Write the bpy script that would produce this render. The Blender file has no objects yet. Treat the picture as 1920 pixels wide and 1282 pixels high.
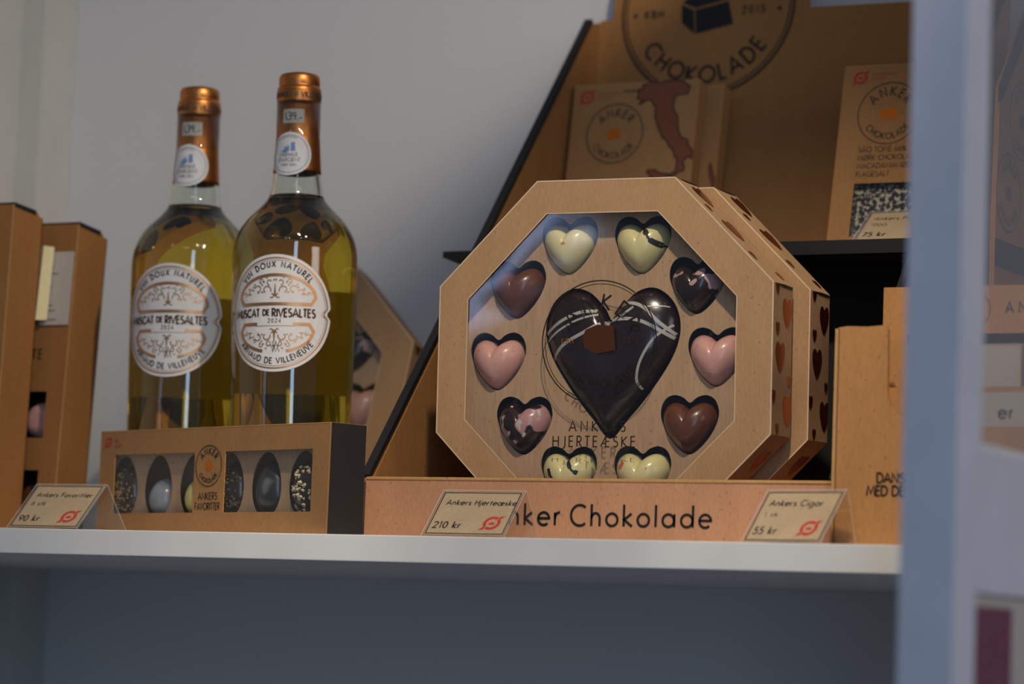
import bpy, bmesh, math, random
from mathutils import Matrix, Vector
from mathutils.geometry import tessellate_polygon
random.seed(4)
PI = math.pi; cos = math.cos; sin = math.sin
S = 0.01                      # the scene is laid out in centimetres
SC = bpy.context.scene
COL = SC.collection

# ------------------------------------------------------------------ camera
cd = bpy.data.cameras.new('camera'); cam = bpy.data.objects.new('camera', cd); COL.objects.link(cam)
fw = Vector((-0.44986136, 0.8874317, 0.10044766)); rt = Vector((0.89302504, 0.44841186, 0.03785609)); up = rt.cross(fw)
M = Matrix.Identity(4)
for i in range(3):
    M[i][0] = rt[i]; M[i][1] = up[i]; M[i][2] = -fw[i]
M.translation = Vector((75.0, -152.352, -6.279)) * S
cam.matrix_world = M
cd.sensor_width = 36; cd.lens = 5730.28 * 36 / 1920
cd.clip_start = .05; cd.clip_end = 50
cd.dof.use_dof = True; cd.dof.focus_distance = 1.79; cd.dof.aperture_fstop = 5.6
SC.camera = cam
# ------------------------------------------------------------------ world and lights
def srgb(r, g, b):
    f = lambda c: (c/255/12.92) if c/255 <= .04045 else ((c/255+.055)/1.055)**2.4
    return (f(r), f(g), f(b), 1)
W = bpy.data.worlds.new('world'); SC.world = W; W.use_nodes = True
W.node_tree.nodes['Background'].inputs[0].default_value = (0.50, 0.60, 0.80, 1)
W.node_tree.nodes['Background'].inputs[1].default_value = 0.16
def aim(o, p, t):
    o.location = Vector(p) * S
    o.rotation_euler = (Vector(t) - Vector(p)).to_track_quat('-Z', 'Y').to_euler()
def light(name, typ, p, t, power, colr, **k):
    d = bpy.data.lights.new(name, typ); d.energy = power; d.color = colr
    for a, b in k.items(): setattr(d, a, b)
    o = bpy.data.objects.new(name, d); COL.objects.link(o); aim(o, p, t); return o
light('ceiling_spot', 'SPOT', (30, -58, 92), (5, 4, 2), 29, (1, .86, .68), spot_size=math.radians(42), spot_blend=.8, shadow_soft_size=.022)
light('ceiling_spot', 'SPOT', (62, -52, 95), (-30, 24, 12), 30, (1, .86, .70), spot_size=math.radians(54), spot_blend=.9, shadow_soft_size=.022)
light('daylight_window', 'AREA', (112, -205, 45), (10, 0, 0), 8, (.48, .68, 1.0), shape='RECTANGLE', size=.28, size_y=1.7)
light('shop_ceiling_lamp', 'AREA', (170, -60, 60), (30, 0, 5), 4.5, (1, .87, .83), shape='RECTANGLE', size=.5, size_y=.5)
light('film_streak_light', 'AREA', (-166, -380, 44), (0, 8, 10), .42, (.45, .6, 1.0), shape='RECTANGLE', size=.05, size_y=.6).rotation_euler.rotate_axis('Z', math.radians(-48))  # added blue strip out of view, only for the streaks on the box film
for _p in ((10, -150, 118), (34, -158, 124), (-70, -140, 126), (96, -120, 132)):
    light('shop_bulb', 'POINT', _p, (0, 0, 0), .45, (1, .86, .68), shadow_soft_size=.022)
SC.view_settings.view_transform = 'Standard'; SC.view_settings.look = 'None'
SC.view_settings.gamma = 1; SC.view_settings.use_curve_mapping = False
SC.view_settings.exposure = 0.0
SC.cycles.max_bounces = 16; SC.cycles.transmission_bounces = 14; SC.cycles.transparent_max_bounces = 16

# ------------------------------------------------------------------ materials
def newmat(name):
    m = bpy.data.materials.new(name); m.use_nodes = True
    nt = m.node_tree; b = nt.nodes['Principled BSDF']
    return m, nt, b
def solid(name, c, rough=.6, metal=0, spec=.5, bump=0, bscale=300, coat=0, var=.93):
    m, nt, b = newmat(name)
    b.inputs['Roughness'].default_value = rough; b.inputs['Metallic'].default_value = metal
    b.inputs['Specular IOR Level'].default_value = spec; b.inputs['Coat Weight'].default_value = coat
    tc = nt.nodes.new('ShaderNodeTexCoord'); n = nt.nodes.new('ShaderNodeTexNoise'); n.inputs['Scale'].default_value = bscale
    nt.links.new(tc.outputs['Object'], n.inputs['Vector'])
    cr = nt.nodes.new('ShaderNodeValToRGB'); cr.color_ramp.elements[0].position = .3; cr.color_ramp.elements[1].position = .7
    cr.color_ramp.elements[0].color = (c[0]*var, c[1]*var, c[2]*var, 1); cr.color_ramp.elements[1].color = c
    nt.links.new(n.outputs['Fac'], cr.inputs[0]); nt.links.new(cr.outputs[0], b.inputs['Base Color'])
    if bump:
        bp = nt.nodes.new('ShaderNodeBump'); bp.inputs['Strength'].default_value = bump; bp.inputs['Distance'].default_value = .0005
        nt.links.new(n.outputs['Fac'], bp.inputs['Height']); nt.links.new(bp.outputs[0], b.inputs['Normal'])
    return m
def kraft(name, c, rough=.7, streak=(1, 1, .25), speck=.5, wav=0):
    m, nt, b = newmat(name); L = nt.links.new
    tc = nt.nodes.new('ShaderNodeTexCoord'); mp = nt.nodes.new('ShaderNodeMapping'); mp.inputs['Scale'].default_value = streak
    L(tc.outputs['Object'], mp.inputs[0])
    n1 = nt.nodes.new('ShaderNodeTexNoise'); n1.inputs['Scale'].default_value = 900; n1.inputs['Detail'].default_value = 4
    n2 = nt.nodes.new('ShaderNodeTexNoise'); n2.inputs['Scale'].default_value = 60; n2.inputs['Detail'].default_value = 3
    n3 = nt.nodes.new('ShaderNodeTexNoise'); n3.inputs['Scale'].default_value = 420; n3.inputs['Detail'].default_value = 1
    L(mp.outputs[0], n1.inputs['Vector']); L(mp.outputs[0], n2.inputs['Vector']); L(tc.outputs['Object'], n3.inputs['Vector'])
    r1 = nt.nodes.new('ShaderNodeValToRGB'); r1.color_ramp.elements[0].position = .3; r1.color_ramp.elements[1].position = .7
    r1.color_ramp.elements[0].color = (c[0]*.84, c[1]*.82, c[2]*.80, 1); r1.color_ramp.elements[1].color = (min(1, c[0]*1.1), min(1, c[1]*1.1), min(1, c[2]*1.1), 1)
    mx0 = nt.nodes.new('ShaderNodeMath'); mx0.operation = 'MULTIPLY_ADD'; mx0.inputs[1].default_value = .6
    mx1 = nt.nodes.new('ShaderNodeMath'); mx1.operation = 'MULTIPLY'; mx1.inputs[1].default_value = .4
    L(n1.outputs['Fac'], mx0.inputs[0]); L(n2.outputs['Fac'], mx1.inputs[0]); L(mx1.outputs[0], mx0.inputs[2]); L(mx0.outputs[0], r1.inputs[0])
    r3 = nt.nodes.new('ShaderNodeValToRGB'); r3.color_ramp.elements[0].position = .24; r3.color_ramp.elements[1].position = .30
    r3.color_ramp.elements[0].color = (.35, .25, .18, 1); r3.color_ramp.elements[1].color = (1, 1, 1, 1)
    L(n3.outputs['Fac'], r3.inputs[0])
    mm = nt.nodes.new('ShaderNodeMix'); mm.data_type = 'RGBA'; mm.blend_type = 'MULTIPLY'; mm.inputs[0].default_value = speck
    L(r1.outputs[0], mm.inputs[6]); L(r3.outputs[0], mm.inputs[7]); L(mm.outputs[2], b.inputs['Base Color'])
    b.inputs['Roughness'].default_value = rough; b.inputs['Specular IOR Level'].default_value = .3
    bp = nt.nodes.new('ShaderNodeBump'); bp.inputs['Strength'].default_value = .25; bp.inputs['Distance'].default_value = .0004
    L(n1.outputs['Fac'], bp.inputs['Height'])
    if wav:
        n4 = nt.nodes.new('ShaderNodeTexNoise'); n4.inputs['Scale'].default_value = 22; n4.inputs['Detail'].default_value = 2
        mp4 = nt.nodes.new('ShaderNodeMapping'); mp4.inputs['Scale'].default_value = (1.6, 1, .35)
        L(tc.outputs['Object'], mp4.inputs[0]); L(mp4.outputs[0], n4.inputs['Vector'])
        b2 = nt.nodes.new('ShaderNodeBump'); b2.inputs['Strength'].default_value = wav; b2.inputs['Distance'].default_value = .006
        L(n4.outputs['Fac'], b2.inputs['Height']); L(b2.outputs[0], bp.inputs['Normal'])
    L(bp.outputs[0], b.inputs['Normal']); return m
def film(name, tint=(1, 1, 1, 1), bump=.0, ior=1.45, rough=.04, body=0.0, bodycol=(.8, .8, .8, 1)):
    m = bpy.data.materials.new(name); m.use_nodes = True; nt = m.node_tree; nt.nodes.clear(); L = nt.links.new
    out = nt.nodes.new('ShaderNodeOutputMaterial'); tr = nt.nodes.new('ShaderNodeBsdfTransparent'); gl = nt.nodes.new('ShaderNodeBsdfGlossy')
    fr = nt.nodes.new('ShaderNodeMath'); fr.operation = 'MULTIPLY_ADD'; mx = nt.nodes.new('ShaderNodeMixShader')
    tr.inputs[0].default_value = tint; gl.inputs['Roughness'].default_value = rough
    lw = nt.nodes.new('ShaderNodeLayerWeight'); pw = nt.nodes.new('ShaderNodeMath'); pw.operation = 'POWER'; pw.inputs[1].default_value = 4.5
    L(lw.outputs['Facing'], pw.inputs[0]); L(pw.outputs[0], fr.inputs[0]); fr.inputs[1].default_value = .9; fr.inputs[2].default_value = ((ior-1)/(ior+1))**2*1.5
    L(fr.outputs[0], mx.inputs[0]); L(gl.outputs[0], mx.inputs[2])
    if body:
        df = nt.nodes.new('ShaderNodeBsdfDiffuse'); df.inputs[0].default_value = bodycol
        m2 = nt.nodes.new('ShaderNodeMixShader'); m2.inputs[0].default_value = body
        L(tr.outputs[0], m2.inputs[1]); L(df.outputs[0], m2.inputs[2]); L(m2.outputs[0], mx.inputs[1])
    else: L(tr.outputs[0], mx.inputs[1])
    L(mx.outputs[0], out.inputs[0])
    if bump:
        tc = nt.nodes.new('ShaderNodeTexCoord'); n = nt.nodes.new('ShaderNodeTexNoise'); n.inputs['Scale'].default_value = 14; n.inputs['Detail'].default_value = 1
        n.inputs['Distortion'].default_value = .6
        bp = nt.nodes.new('ShaderNodeBump'); bp.inputs['Strength'].default_value = bump; bp.inputs['Distance'].default_value = .004
        L(tc.outputs['Object'], n.inputs['Vector']); L(n.outputs['Fac'], bp.inputs['Height']); L(bp.outputs[0], gl.inputs['Normal'])
    return m
def spotted(name, base, spot, scale, thr, rough=.28, soft=.02, second=None, noise=True, coat=.3):
    """chocolate: a base colour with splashes of another"""
    m, nt, b = newmat(name); L = nt.links.new
    tc = nt.nodes.new('ShaderNodeTexCoord')
    n = nt.nodes.new('ShaderNodeTexNoise'); n.inputs['Scale'].default_value = scale; n.inputs['Detail'].default_value = 1.5
    L(tc.outputs['Object'], n.inputs['Vector'])
    r = nt.nodes.new('ShaderNodeValToRGB'); r.color_ramp.elements[0].position = thr; r.color_ramp.elements[1].position = thr+soft
    r.color_ramp.elements[0].color = base; r.color_ramp.elements[1].color = spot
    L(n.outputs['Fac'], r.inputs[0]); last = r.outputs[0]
    if second:
        v = nt.nodes.new('ShaderNodeTexNoise'); v.inputs['Scale'].default_value = second[1]; v.inputs['Detail'].default_value = 0
        L(tc.outputs['Object'], v.inputs['Vector'])
        r2 = nt.nodes.new('ShaderNodeValToRGB'); r2.color_ramp.elements[0].position = second[2]; r2.color_ramp.elements[1].position = second[2]+.02
        r2.color_ramp.elements[0].color = (0, 0, 0, 1); r2.color_ramp.elements[1].color = (1, 1, 1, 1)
        L(v.outputs['Fac'], r2.inputs[0])
        mm = nt.nodes.new('ShaderNodeMix'); mm.data_type = 'RGBA'; L(r2.outputs[0], mm.inputs[0]); L(last, mm.inputs[6]); mm.inputs[7].default_value = second[0]
        last = mm.outputs[2]
    L(last, b.inputs['Base Color']); b.inputs['Roughness'].default_value = rough; b.inputs['Coat Weight'].default_value = coat; b.inputs['Coat Roughness'].default_value = .15
    return m
def glassmat(name, col, ior, absorb=None, dens=0, rough=0):
    m = bpy.data.materials.new(name); m.use_nodes = True; nt = m.node_tree; nt.nodes.clear()
    out = nt.nodes.new('ShaderNodeOutputMaterial'); g = nt.nodes.new('ShaderNodeBsdfGlass')
    g.inputs['Color'].default_value = col; g.inputs['IOR'].default_value = ior; g.inputs['Roughness'].default_value = rough
    nt.links.new(g.outputs[0], out.inputs[0])
    if absorb:
        v = nt.nodes.new('ShaderNodeVolumeAbsorption'); v.inputs['Color'].default_value = absorb; v.inputs['Density'].default_value = dens
        nt.links.new(v.outputs[0], out.inputs['Volume'])
    return m

K_BOX = kraft('kraft_box_card', srgb(188, 148, 106))
K_BOX2 = kraft('kraft_darker_card', srgb(186, 136, 84))
K_DISP = kraft('display_board_card', srgb(204, 150, 112), speck=.35)
K_INS = kraft('kraft_insert_paper', srgb(196, 160, 122), streak=(1, 1, .12), wav=.55)
K_DARK = kraft('kraft_backboard_card', srgb(168, 118, 66))
K_EDGE = kraft('kraft_cut_edge', srgb(206, 158, 100))
K_TAG = kraft('tag_paper', srgb(186, 164, 132), streak=(1, 1, 1), speck=.3)
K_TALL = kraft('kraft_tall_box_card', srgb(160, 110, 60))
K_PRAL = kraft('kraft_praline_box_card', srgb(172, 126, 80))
BLACK = solid('black_card', srgb(26, 25, 26), .55)
INK = solid('black_ink', srgb(24, 20, 20), .6)
INK2 = solid('grey_green_ink', srgb(70, 64, 44), .6)
RED = solid('red_ink', srgb(200, 56, 44), .6)
REDP = solid('faded_red_ink', srgb(190, 95, 70), .6)
ORANGE = solid('orange_foil_ink', srgb(222, 120, 22), .4, .5)
FOIL = solid('copper_foil_print', srgb(190, 100, 40), .32, 1)
BROWNINK = solid('brown_ink', srgb(142, 80, 46), .6)
GOLD = solid('copper_gold_foil', srgb(225, 170, 120), .42, 1, bscale=900)
COPPER = solid('copper_capsule_foil', srgb(214, 136, 72), .37, 1, bump=.05, bscale=120)
WALLM = solid('white_wall_paint', srgb(216, 216, 216), .75, bump=.08, bscale=500, var=.985)
WHITE = solid('white_shelf_lacquer', srgb(236, 236, 232), .4, bscale=20)
POSTM = solid('white_frame_paint', srgb(214, 216, 224), .5, bscale=30)
LEFTM = solid('warm_white_panel_paint', srgb(206, 204, 196), .6, bscale=30)
FLOORM = solid('grey_floor_paint', srgb(120, 118, 116), .6, bscale=8)
FILM = film('clear_window_film', bump=.13, ior=1.4, rough=.05)
ACRY = film('clear_acrylic', tint=(.96, .96, .96, 1), ior=1.45, rough=.03)
ACRE = film('acrylic_cut_edge', tint=(.9, .9, .9, 1), ior=1.5, rough=.2, body=.45, bodycol=(.8, .8, .78, 1))
PANE = film('hazy_panel_glass', tint=(.86, .86, .87, 1), ior=1.45, rough=.08, body=.05, bodycol=(.5, .45, .42, 1))
PALE_EDGE = solid('lit_score_line', srgb(232, 204, 164), .6)
PAPER = solid('white_label_paper', srgb(228, 226, 222), .55)
PALE = solid('pale_card', srgb(196, 188, 176), .6)
CREAM = solid('cream_card', srgb(236, 222, 170), .6)
GREYP = solid('grey_text_ink', srgb(120, 116, 120), .6)
BLUEP = solid('pale_blue_print', srgb(120, 150, 190), .45)
GLASS = glassmat('bottle_glass', (.97, .985, .96, 1), 1.5)
WINE = glassmat('golden_wine', (1, 1, 1, 1), 1.34, (.99, .86, .0, 1), 42)
MAROON = solid('maroon_print', srgb(112, 40, 68), .5, bscale=12)
GREYFIG = solid('grey_print', srgb(150, 150, 156), .5)
C_WHITE = srgb(228, 215, 152); C_DARK = srgb(40, 22, 18); C_MILK = srgb(105, 58, 34); C_PINK = srgb(222, 165, 150)
CH_WHITE_PINK = spotted('white_chocolate_pink_dots', C_WHITE, srgb(220, 120, 105), 210, .72)
CH_WHITE = spotted('white_chocolate', C_WHITE, srgb(222, 210, 146), 60, .5, soft=.3)
CH_WHITE_PINK2 = spotted('white_chocolate_pink_blots', C_WHITE, srgb(214, 105, 95), 130, .66)
CH_MILK = spotted('milk_chocolate', C_MILK, srgb(96, 52, 30), 60, .5, soft=.3, rough=.33)
CH_PINK = spotted('pink_chocolate', C_PINK, srgb(205, 145, 140), 260, .62, soft=.1, rough=.35)
CH_DARK_SPL = spotted('dark_chocolate_splashed', C_DARK, srgb(196, 160, 158), 105, .57)
CH_DARK_MARB = spotted('dark_chocolate_marbled', C_DARK, srgb(190, 140, 136), 55, .52, second=(srgb(200, 190, 185), 240, .68))
CH_DARK = spotted('dark_chocolate', C_DARK, srgb(34, 18, 16), 60, .5, soft=.3, rough=.22)
CH_BLUE = spotted('pale_blue_chocolate', srgb(150, 158, 164), srgb(196, 150, 150), 150, .68)
CH_YELL = spotted('yellow_chocolate', srgb(222, 205, 105), srgb(230, 215, 130), 60, .5, soft=.2)
CH_SMOKE = spotted('dark_chocolate_smoky', srgb(40, 40, 44), srgb(150, 155, 150), 50, .62, soft=.12)
CRUMB = solid('gold_crumb', srgb(206, 164, 84), .6); NUT = solid('pale_nut', srgb(232, 214, 170), .6); GREENC = solid('green_crumb', srgb(120, 122, 70), .7)
DRIZ = solid('white_chocolate_drizzle', srgb(186, 182, 170), .35)
LIQB = solid('speckled_bar_face', srgb(50, 44, 42), .5)
def speckbar():
    m, nt, b = newmat('speckled_chocolate_bar'); L = nt.links.new
    tc = nt.nodes.new('ShaderNodeTexCoord'); v = nt.nodes.new('ShaderNodeTexNoise'); v.inputs['Scale'].default_value = 380; v.inputs['Detail'].default_value = 2
    L(tc.outputs['Object'], v.inputs['Vector']); r = nt.nodes.new('ShaderNodeValToRGB')
    r.color_ramp.elements[0].position = .50; r.color_ramp.elements[0].color = srgb(40, 34, 34); r.color_ramp.elements[1].position = .60; r.color_ramp.elements[1].color = srgb(220, 208, 180)
    L(v.outputs['Fac'], r.inputs[0]); L(r.outputs[0], b.inputs['Base Color']); b.inputs['Roughness'].default_value = .4
    return m
SPECK = speckbar()

# ------------------------------------------------------------------ object helpers
def frame(x, y, z, yaw=0, lean=0, roll=0):
    ax = Vector((cos(yaw), sin(yaw), 0)); n = Vector((-sin(yaw), cos(yaw), 0)); Z = Vector((0, 0, 1))
    u = Z*cos(lean) + n*sin(lean); d = n*cos(lean) - Z*sin(lean)
    m = Matrix.Identity(4)
    for i in range(3): m[i][0] = ax[i]; m[i][1] = d[i]; m[i][2] = u[i]
    m = m @ Matrix.Rotation(roll, 4, 'Y')
    m.translation = Vector((x, y, z)) * S
    return m
def thing(name, label, cat, fm, group=None):
    o = bpy.data.objects.new(name, None); COL.objects.link(o); o.matrix_world = fm; o.empty_display_size = .02
    o['label'] = label; o['category'] = cat
    if group: o['group'] = group
    return o
def link(name, me, parent=None, fm=None, label=None):
    o = bpy.data.objects.new(name, me); COL.objects.link(o)
    if parent is not None: o.parent = parent
    if fm is not None:
        if parent is not None: o.matrix_local = fm
        else: o.matrix_world = fm
    if label: o['label'] = label
    return o
def mesh(name, V, F, mat, parent=None, fm=None, smooth=False, label=None, fixn=True):
    me = bpy.data.meshes.new(name)
    me.from_pydata([(v[0]*S, v[1]*S, v[2]*S) for v in V], [], F)
    if fixn:
        bm = bmesh.new(); bm.from_mesh(me); bmesh.ops.recalc_face_normals(bm, faces=bm.faces); bm.to_mesh(me); bm.free()
    me.materials.append(mat)
    if smooth:
        for p in me.polygons: p.use_smooth = True
    return link(name, me, parent, fm, label)
def tag(o, label, cat, group=None):
    o['label'] = label; o['category'] = cat
    if group: o['group'] = group
    return o
def boxgeo(x0, x1, y0, y1, z0, z1):
    V = [(x, y, z) for x in (x0, x1) for y in (y0, y1) for z in (z0, z1)]
    F = [(0, 1, 3, 2), (4, 6, 7, 5), (0, 4, 5, 1), (2, 3, 7, 6), (0, 2, 6, 4), (1, 5, 7, 3)]
    return V, F
def box(name, x0, x1, y0, y1, z0, z1, mat, parent=None, bev=0, fm=None, label=None):
    V, F = boxgeo(x0, x1, y0, y1, z0, z1)
    o = mesh(name, V, F, mat, parent, fm, label=label)
    if bev:
        bm = bmesh.new(); bm.from_mesh(o.data)
        bmesh.ops.bevel(bm, geom=bm.edges[:], offset=bev*S, segments=2, affect='EDGES', profile=.6); bm.to_mesh(o.data); bm.free()
    return o
def prism(name, outer, d0, d1, mat, parent=None, holes=(), fm=None, axis='y', label=None, bev=0):
    """flat plate with holes; outline in (u, v), thickness from depth d0 to d1 along `axis`"""
    loops = [outer] + list(holes)
    tris = tessellate_polygon([[Vector((p[0], p[1], 0)) for p in l] for l in loops])
    pts = [p for l in loops for p in l]; n = len(pts)
    P = (lambda p, d: (p[0], d, p[1])) if axis == 'y' else (lambda p, d: (d, p[0], p[1]))
    V = [P(p, d0) for p in pts] + [P(p, d1) for p in pts]
    F = [tuple(t) for t in tris] + [tuple(i+n for i in reversed(t)) for t in tris]
    k = 0
    for l in loops:
        m = len(l)
        for i in range(m): a = k+i; b = k+(i+1) % m; F.append((a, b, b+n, a+n))
        k += m
    return mesh(name, V, F, mat, parent, fm, label=label)
# ---- flat print: ribbons and filled shapes -----------------------------
def ribbon(pts, w, closed=False):
    n = len(pts); V = []; F = []
    for i in range(n):
        a = pts[(i-1) % n] if (closed or i > 0) else None; b = pts[i]; c = pts[(i+1) % n] if (closed or i < n-1) else None
        def nrm(p, q):
            dx, dy = q[0]-p[0], q[1]-p[1]; l = math.hypot(dx, dy) or 1e-9; return (-dy/l, dx/l)
        if a is None: m = nrm(b, c); s = 1
        elif c is None: m = nrm(a, b); s = 1
        else:
            n1 = nrm(a, b); n2 = nrm(b, c); mx, my = n1[0]+n2[0], n1[1]+n2[1]; l = math.hypot(mx, my)
            if l < .3: m = n1; s = 1
            else: m = (mx/l, my/l); s = min(1.8, 1/max(.3, m[0]*n1[0]+m[1]*n1[1]))
        h = w/2 if not isinstance(w, (list, tuple)) else w[i]/2
        V += [(b[0]+m[0]*h*s, b[1]+m[1]*h*s), (b[0]-m[0]*h*s, b[1]-m[1]*h*s)]
    for i in range(n if closed else n-1):
        j = (i+1) % n; F.append((2*i, 2*i+1, 2*j+1, 2*j))
    return V, F
def filled(poly, holes=()):
    loops = [poly]+list(holes); pts = [p for l in loops for p in l]
    return pts, [tuple(t) for t in tessellate_polygon([[Vector((p[0], p[1], 0)) for p in l] for l in loops])]
def arc(cx, cy, rx, ry, a0, a1, n=12):
    return [(cx+rx*cos(math.radians(a0+(a1-a0)*i/n)), cy+ry*sin(math.radians(a0+(a1-a0)*i/n))) for i in range(n+1)]
def ink(name, shapes, fn, mat, parent, label=None, fm=None):
    V = []; F = []
    for v, f in shapes:
        k = len(V); V += [fn(p[0], p[1]) for p in v]; F += [tuple(i+k for i in t) for t in f]
    o = mesh(name, V, F, mat, parent, fm, label=label, fixn=False)
    return o
def flat(e=-.02): return lambda u, v: (u, e, v)
A = arc
# stroke font: cap height 1; glyph = (advance, [polylines])
def circ(cx, cy, r, n=22): return A(cx, cy, r, r, 0, 360, n)
G = {
 'A': (.80, [[(0, 0), (.38, 1), (.76, 0)], [(.13, .33), (.63, .33)]]),
 'B': (.58, [[(.05, 0), (.05, 1), (.28, 1)]+A(.28, .77, .2, .23, 90, -90)+[(.05, .54)], [(.28, .54)]+A(.28, .27, .24, .27, 90, -90)+[(.05, 0)]]),
 'C': (.85, [A(.5, .5, .47, .5, 50, 310, 18)]),
 'D': (.74, [[(.05, 0), (.05, 1), (.25, 1)]+A(.25, .5, .44, .5, 90, -90, 14)+[(.05, 0)]]),
 'E': (.52, [[(.46, 1), (.05, 1), (.05, 0), (.46, 0)], [(.05, .53), (.44, .53)]]),
 'F': (.50, [[(.44, 1), (.05, 1), (.05, 0)], [(.05, .53), (.42, .53)]]),
 'G': (.92, [A(.5, .5, .47, .5, 48, 345, 20)+[(.95, .47), (.55, .47)]]),
 'H': (.70, [[(.05, 0), (.05, 1)], [(.62, 0), (.62, 1)], [(.05, .53), (.62, .53)]]),
 'I': (.16, [[(.08, 0), (.08, 1)]]),
 'J': (.38, [[(.30, 1), (.30, .1)]+A(.12, .1, .18, .26, 0, -110, 7)]),
 'K': (.64, [[(.05, 0), (.05, 1)], [(.58, 1), (.08, .5), (.62, 0)]]),
 'L': (.46, [[(.05, 1), (.05, 0), (.42, 0)]]),
 'M': (.92, [[(.0, 0), (.14, 1), (.45, .2), (.76, 1), (.90, 0)]]),
 'N': (.76, [[(.05, 0), (.05, 1), (.68, 0), (.68, 1)]]),
 'O': (.98, [circ(.49, .5, .48)]),
 'P': (.54, [[(.05, 0), (.05, 1), (.26, 1)]+A(.26, .74, .22, .26, 90, -90)+[(.05, .48)]]),
 'R': (.56, [[(.05, 0), (.05, 1), (.26, 1)]+A(.26, .74, .22, .26, 90, -90)+[(.05, .48)], [(.22, .48), (.52, 0)]]),
 'S': (.54, [A(.26, .75, .2, .23, 40, 250, 12)+A(.25, .26, .23, .26, 70, -140, 12)]),
 'T': (.52, [[(0, 1), (.50, 1)], [(.25, 1), (.25, 0)]]),
 'U': (.66, [[(.05, 1), (.05, .3)]+A(.31, .3, .26, .3, 180, 360, 12)+[(.57, 1)]]),
 'V': (.70, [[(0, 1), (.34, 0), (.68, 1)]]),
 'X': (.66, [[(0, 0), (.6, 1)], [(0, 1), (.6, 0)]]),
 'Y': (.62, [[(0, 1), (.3, .5), (.6, 1)], [(.3, .5), (.3, 0)]]),
 'Æ': (.98, [[(0, 0), (.52, 1), (.92, 1)], [(.52, 1), (.52, 0), (.92, 0)], [(.17, .33), (.52, .33)], [(.52, .53), (.88, .53)]]),
 'Ø': (.98, [circ(.49, .5, .48), [(.1, -.05), (.88, 1.05)]]),
 'Ã': (.80, [[(0, 0), (.38, 1), (.76, 0)], [(.13, .33), (.63, .33)], [(.2, 1.12), (.32, 1.2), (.44, 1.12), (.56, 1.2)]]),
 'É': (.52, [[(.46, 1), (.05, 1), (.05, 0), (.46, 0)], [(.05, .53), (.44, .53)], [(.2, 1.1), (.36, 1.25)]]),
 '%': (.9, [circ(.2, .76, .18, 12), circ(.66, .22, .18, 12), [(.1, 0), (.76, 1)]]),
 '0': (.62, [A(.29, .5, .25, .5, 0, 360, 20)]),
 '1': (.36, [[(.06, .82), (.22, 1), (.22, 0)]]),
 '2': (.60, [A(.28, .74, .24, .26, 170, -30, 10)+[(.04, 0), (.54, 0)]]),
 '3': (.58, [A(.26, .76, .2, .24, 140, -80, 10), A(.25, .27, .25, .27, 80, -150, 12)]),
 '4': (.62, [[(.44, 0), (.44, 1), (.02, .26), (.58, .26)]]),
 '5': (.58, [[(.48, 1), (.16, 1), (.08, .56)]+A(.25, .32, .26, .32, 125, -140, 12)]),
 '6': (.60, [[(.40, 1), (.08, .45)], circ(.29, .3, .27, 16)]),
 '7': (.54, [[(.02, 1), (.50, 1), (.16, 0)]]),
 '8': (.58, [circ(.27, .76, .21, 14), circ(.27, .27, .26, 16)]),
 '9': (.60, [[(.18, 0), (.52, .58)], circ(.29, .7, .27, 16)]),
 '.': (.20, [[(.06, 0), (.06, .1)]]), ',': (.2, [[(.1, .1), (.03, -.14)]]), '-': (.4, [[(.05, .3), (.35, .3)]]), "'": (.14, [[(.08, 1), (.05, .75)]]),
 ' ': (.36, []), '*': (.24, [[(.1, .44), (.1, .56)]]),
 'a': (.74, [circ(.34, .31, .30, 18), [(.65, .62), (.65, 0)]]),
 'c': (.56, [A(.33, .31, .30, .31, 50, 310, 14)]),
 'd': (.74, [circ(.34, .31, .30, 18), [(.65, 1.05), (.65, 0)]]),
 'e': (.66, [[(.03, .33), (.62, .33)]+A(.33, .31, .30, .31, 5, 315, 18)]),
 'f': (.36, [[(.16, 0), (.16, .82)]+A(.3, .85, .14, .2, 180, 80, 6), [(.02, .62), (.32, .62)]]),
 'g': (.74, [circ(.34, .31, .30, 18), [(.65, .62), (.65, -.1)]+A(.36, -.1, .29, .26, 0, -150, 8)]),
 'h': (.60, [[(.06, 0), (.06, 1.05)], [(.06, .36)]+A(.28, .36, .22, .26, 170, 0, 8)+[(.50, 0)]]),
 'i': (.18, [[(.08, 0), (.08, .62)], [(.08, .82), (.08, .94)]]),
 'j': (.20, [[(.10, .62), (.10, -.2), (.0, -.34)], [(.10, .82), (.10, .94)]]),
 'k': (.54, [[(.06, 0), (.06, 1.05)], [(.46, .62), (.08, .32), (.50, 0)]]),
 'l': (.18, [[(.08, 0), (.08, 1.05)]]),
 'n': (.60, [[(.06, 0), (.06, .62)], [(.06, .36)]+A(.28, .36, .22, .26, 170, 0, 8)+[(.50, 0)]]),
 'o': (.68, [circ(.33, .31, .30, 18)]),
 'p': (.72, [circ(.38, .31, .30, 18), [(.07, .62), (.07, -.36)]]),
 'r': (.38, [[(.06, 0), (.06, .62)], [(.06, .34)]+A(.28, .36, .22, .26, 170, 80, 5)]),
 's': (.42, [A(.2, .46, .14, .16, 40, 250, 8)+A(.19, .16, .17, .16, 70, -140, 8)]),
 't': (.34, [[(.16, 0), (.16, .9)], [(.02, .62), (.31, .62)]]),
 'v': (.50, [[(0, .62), (.24, 0), (.48, .62)]]),
 'æ': (1.08, [circ(.34, .31, .30, 16), [(.65, .62), (.65, 0)], [(.65, .33), (1.03, .33)]+A(.8, .31, .24, .31, 5, 315, 12)]),
}
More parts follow.
